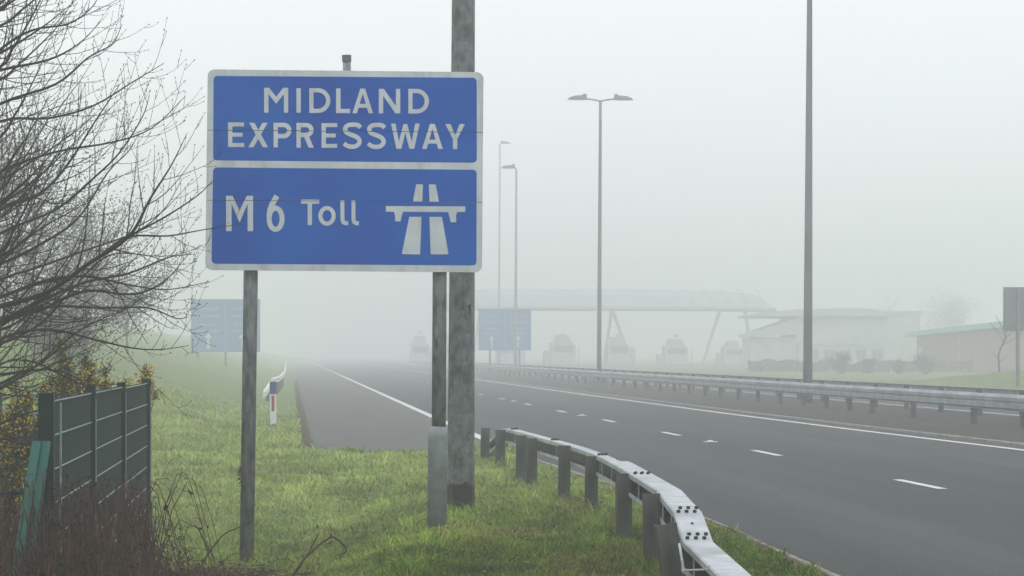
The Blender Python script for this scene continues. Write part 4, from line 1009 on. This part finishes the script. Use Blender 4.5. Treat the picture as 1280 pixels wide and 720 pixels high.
# ------------------------------------------------------------------ undergrowth
def arch(rnd, p, l, az, h, n=8):
    out = []
    for i in range(n + 1):
        s = i / n; out.append(p + Vector((math.cos(az) * l * s, math.sin(az) * l * s, h * math.sin(math.pi * min(1, s * .85)) * (1 - .25 * s))) + Vector((rnd.uniform(-.012, .012),) * 3))
    return out
def undergrowth():
    rnd = random.Random(8); st, lf, dk = MB(), MB(), MB()
    for k in range(2300):
        x = rnd.uniform(-40, 400) if rnd.random() < .8 else rnd.uniform(-40, 200); dense = 1 - max(0, (x - 150) / 285)
        if rnd.random() > dense: continue
        yt = 715 - rnd.random() ** 3.2 * (135 if x < 190 else max(14, 62 - (x - 190) * .30))
        Y = rnd.uniform(12.6, 4200 / max(20, 365 - x) - .4 if x < 150 else 19.0) if x < 185 else rnd.uniform(18.0, 21.5)
        if x < 48: Y = rnd.uniform(12.6, 17)
        X = XY(x, Y); z0 = ground(X, Y); hh = max(.08, px(x, yt + 22, Y).z - z0) * 1.25
        pts = arch(rnd, Vector((X, Y, z0 - .03)), rnd.uniform(.15, .75), rnd.uniform(0, 6.28), hh, 6)
        st.tube(pts, [.0048 - .003 * i / 6 for i in range(7)], 3, cap=False)
        for j in range(rnd.randint(2, 7)):
            p = pts[rnd.randint(1, 6)]; a = Vector((rnd.gauss(0, 1), rnd.gauss(0, 1), rnd.gauss(0, .8))).normalized() * rnd.uniform(.012, .034); b_ = a.cross(Vector((rnd.random(), rnd.random(), rnd.random())).normalized()) * .45
            (lf if rnd.random() < .75 else dk).add([p, p + a * .5 + b_, p + a, p + a * .5 - b_], [(0, 1, 2, 3)])
        if rnd.random() < .7:
            for j in range(3):
                i = rnd.randint(1, 5); d_ = Vector((rnd.gauss(0, 1), rnd.gauss(0, .6), rnd.gauss(.3, .7))).normalized() * rnd.uniform(.03, .12)
                st.tube([pts[i], pts[i] + d_ * .5 + Vector((0, 0, .01)), pts[i] + d_], [.0026, .002, .0012], 3, cap=False)
    # fine dead grass and litter
    for k in range(20000):
        x = rnd.uniform(-40, 330); dense = 1 - max(0, (x - 120) / 230)
        if rnd.random() > dense: continue
        Y = rnd.uniform(14.5, 20.0) if x < 185 else rnd.uniform(18.2, 21.2)
        X = XY(x, Y); z0 = ground(X, Y); d_ = Vector((rnd.gauss(0, .5), rnd.gauss(0, .5), 1)).normalized() * (.10 + .34 * rnd.random() ** 2.2 if x < 185 else rnd.uniform(.04, .2)); r = Vector((.004, 0, 0))
        p = Vector((X, Y, z0 - .02)); bnd = Vector((rnd.gauss(0, .05), rnd.gauss(0, .05), -.01))
        lf.add([p - r, p + r, p + d_ * .6 + r * .8, p + d_ * .6 - r * .8, p + d_ + bnd], [(0, 1, 2, 3), (3, 2, 4)])
    t = thing('bramble_thicket', 'tangled reddish brown dead brambles around the fence foot and the left sign post', 'brambles', (0, 0, 0))
    sw = MB()
    for k in range(420):
        x = rnd.uniform(-40, 330); Y = rnd.uniform(13, 17) if x < 185 else rnd.uniform(18, 21); X = XY(x, Y); z0 = ground(X, Y)
        top = max(.1, px(x, 722 - 85 * rnd.random() ** 1.8 * (1 if x < 190 else .45), Y).z - z0); q = Vector((X, Y, z0)); dx = rnd.uniform(-.16, .16)
        sw.tube(bez([q, q + Vector((dx * .3, 0, top * .6)), q + Vector((dx, rnd.uniform(-.1, .1), top))], 3), [.003, .003, .0028, .0026, .002, .0016, .001], 3, cap=False)
    sw.build('straw_stems', M['straw'], t, kind='stuff')
    st.build('stems', M['bramble'], t, kind='stuff'); lf.build('dead_leaves', M['deadleaf'], t, kind='stuff'); dk.build('dark_leaves', M['fencedark'], t, kind='stuff')
undergrowth()
# near-black litter under the brambles, their shade put into its colour
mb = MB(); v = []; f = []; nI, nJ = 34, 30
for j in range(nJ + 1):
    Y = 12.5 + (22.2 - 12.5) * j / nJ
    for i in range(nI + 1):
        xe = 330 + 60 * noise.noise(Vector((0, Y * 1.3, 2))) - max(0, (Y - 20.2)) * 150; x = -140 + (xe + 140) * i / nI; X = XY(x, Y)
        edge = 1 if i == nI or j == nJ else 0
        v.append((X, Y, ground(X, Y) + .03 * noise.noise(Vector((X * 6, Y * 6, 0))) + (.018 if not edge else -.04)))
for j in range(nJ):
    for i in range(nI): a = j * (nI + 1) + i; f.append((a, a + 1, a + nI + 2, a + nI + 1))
MB().add(v, f).build('shaded_litter', M['litter'], smooth=True, kind='structure')
# single bent bramble stems on the grass
def cane(P, Y, r, label, mt='bramble'):
    pts = bez([px(x, y, Y + .08 * i) for i, (x, y) in enumerate(P)], 5); o = MB().tube(pts, [r * (1 - .6 * i / (len(pts) - 1)) for i in range(len(pts))], 5); return o
c1 = cane([(362, 726), (378, 702), (396, 684), (413, 672), (421, 674), (431, 684), (432, 690), (424, 694)], 19.2, .011, '')
c1.tube(bez([px(366, 722, 19.2), px(382, 697, 19.25), px(398, 668, 19.3)], 5), .006, 5)
c1.tube(bez([px(413, 671, 19.4), px(415, 667, 19.4)], 3), .006, 5)
o = c1.build('bramble_cane', M['bramble']); tag(o, 'single bent dead bramble cane arching over the grass right of the left sign post', 'cane')
c1 = cane([(243, 722), (262, 690), (280, 668), (297, 660), (314, 652)], 19.6, .009, '')
c1.tube(bez([px(262, 690, 19.68), px(252, 668, 19.7), px(243, 656, 19.75)], 5), .005, 5)
o = c1.build('bramble_cane', M['bramble']); tag(o, 'dark bramble cane leaning against the left sign post', 'cane')
mb = cane([(352, 672), (350, 650), (300, 600), (302, 560)][2:] + [(303, 530)], 21.8, .003, '')
for k in range(7):
    p = px(301 + random.Random(k).uniform(-1, 2), 590 - k * 3 + 10, 21.82); q = p + Vector((-.03 - .01 * (k % 3), 0, -.035)); mb.add([p, p + Vector((-.004, 0, -.02)), q, p + Vector((-.022, 0, -.012))], [(0, 1, 2, 3)])
o = mb.build('climbing_stem', M['gorsestem']); tag(o, 'thin dead stem with hanging leaves beside the left sign post', 'stem')
mb = cane([(160, 700), (158, 660), (155, 620), (156, 590)], 18.0, .010, ''); 
o = mb.build('dead_stalk', M['deadleaf']); tag(o, 'pale upright dead stalk in the brambles before the fence', 'stalk')

# ------------------------------------------------------------------ trees in the fog
def crown_tree(x, Y, hpx_top, w, seed, name, label, leafy=True, group='trees fading in the fog', dens=1.0, mt=None, leaf=.16, low=.22):
    rnd = random.Random(seed); X = XY(x, Y); z0 = ground(X, Y); top = H - (hpx_top - HZ) / F * Y - z0
    t = thing(name, label, 'tree', (X, Y, z0), 0, group); mb = MB()
    tr = [Vector((0, 0, -.2)), Vector((rnd.uniform(-.1, .1), 0, top * .3)), Vector((rnd.uniform(-.3, .3), 0, top * .6)), Vector((rnd.uniform(-.3, .3), 0, top * .92))]
    P = bez(tr, 5); rr = top * .018
    mb.tube(P, [rr * (1 - .85 * i / (len(P) - 1)) for i in range(len(P))], 7)
    lim = []
    for k in range(int(26 * dens)):
        s = rnd.uniform(low, .95); j = min(len(P) - 2, int(s * (len(P) - 1))); a = rnd.uniform(0, 6.28); l = w * .5 * (1 - .55 * abs(s - .5)) * rnd.uniform(.6, 1.1)
        q = [P[j]]; d_ = Vector((math.cos(a), math.sin(a), rnd.uniform(.2, .9))).normalized()
        for i in range(6): d_ = (d_ + Vector((rnd.uniform(-.15, .15), rnd.uniform(-.15, .15), .10))).normalized(); q.append(q[-1] + d_ * l / 6)
        lim.append(q); grow(mb, None, q, rr * .35 * (1 - .5 * s), .006, rnd, 0, 2 if not leafy else 1, up=.4, dens=2.4, lenf=.4, scale=2.2)
    mb.build('trunk', M['trunk'], t)
    if leafy:
        lf = MB()
        for q in lim:
            for i in range(int(190 * dens)):
                p = q[rnd.randint(1, 6)] + Vector((rnd.gauss(0, 1), rnd.gauss(0, 1), rnd.gauss(0, .9))) * w * .065
                a = Vector((rnd.gauss(0, 1), rnd.gauss(0, 1), rnd.gauss(0, 1))).normalized() * leaf * rnd.uniform(.4, 1); b_ = a.cross(Vector((rnd.random(), rnd.random(), rnd.random()))).normalized() * leaf * .35
                lf.add([p - a * .5, p + b_, p + a * .5, p - b_], [(0, 1, 2, 3)])
        lf.build('crown', mt or M['hedge'], t, kind='stuff')
crown_tree(35, 72, 205, 6.5, 1, 'bushy_tree', 'nearest dim bushy tree behind the bare branches at the far left', leaf=.12)
crown_tree(105, 84, 262, 6.5, 2, 'bushy_tree', 'second dim bushy tree behind the branches, right of the nearest', leaf=.12)
crown_tree(160, 100, 345, 6.0, 3, 'bushy_tree', 'rightmost dim bushy tree on the left bank, beside the clear fog', leaf=.12)
crown_tree(-25, 64, 150, 6.0, 4, 'bushy_tree', 'dim bushy tree cut by the left edge of the picture', leaf=.12)
crown_tree(75, 62, 395, 3.6, 5, 'bushy_tree', 'low dim bush on the bank above the green fence', leaf=.10, low=.08)
crown_tree(1250, 118, 388, 2.4, 8, 'bare_tree', 'small bare tree left of the grey sign back at the right edge', leafy=False, dens=.6)
crown_tree(1112, 420, 362, 9, 9, 'bare_tree', 'very faint tree above the roof of the control building', leafy=False, dens=1.6)
crown_tree(1185, 400, 372, 12, 10, 'bushy_tree', 'very faint tree behind the brick building', leaf=.25, dens=1.5)
crown_tree(1155, 185, 450, 2.2, 11, 'bushy_tree', 'small dark shrub before the brick building end', leaf=.10, low=.08)
crown_tree(1124, 190, 454, 1.3, 12, 'bushy_tree', 'tiny shrub in the fog left of the dark shrub', leaf=.09, low=.08)
crown_tree(1050, 190, 446, 2.0, 13, 'bushy_tree', 'small shrub in the fog before the control building', leaf=.10, low=.08)
crown_tree(1085, 195, 455, 1.6, 14, 'bushy_tree', 'low shrub in the fog between two others before the control building', leaf=.10, low=.08)
lf = MB(); rnd = random.Random(77)
for i in range(9000):
    x = rnd.uniform(935, 1215); Y = rnd.uniform(205, 245); hgt = .9 + .6 * noise.noise(Vector((x * .04, 0, 0))); z = rnd.uniform(0, hgt); p = Vector((XY(x, Y), Y, z))
    a = Vector((rnd.gauss(0, 1), rnd.gauss(0, 1), rnd.gauss(0, 1))).normalized() * .14; b_ = a.cross(Vector((rnd.random(), rnd.random(), rnd.random()))).normalized() * .06
    lf.add([p - a, p + b_, p + a, p - b_], [(0, 1, 2, 3)])
o = lf.build('hedge', M['hedge'], kind='stuff'); o['label'] = 'low scrubby hedge before the buildings on the right'; o['category'] = 'hedge'

# ------------------------------------------------------------------ haze
hz = MB().box((0, 410, 13.0), (1560, 1100, 29.0)).build('haze', None, kind='stuff')
hz.location = (0, 0, 0)
hm = bpy.data.materials.new('haze'); hm.use_nodes = True; hm.node_tree.nodes.clear()
ho = hm.node_tree.nodes.new('ShaderNodeOutputMaterial'); hv = hm.node_tree.nodes.new('ShaderNodeVolumePrincipled')
hv.inputs['Color'].default_value = (.972, .990, 1.0, 1); hv.inputs['Density'].default_value = HAZE; hv.inputs['Anisotropy'].default_value = 0.25
hm.node_tree.links.new(hv.outputs[0], ho.inputs['Volume']); hz.data.materials.append(hm)
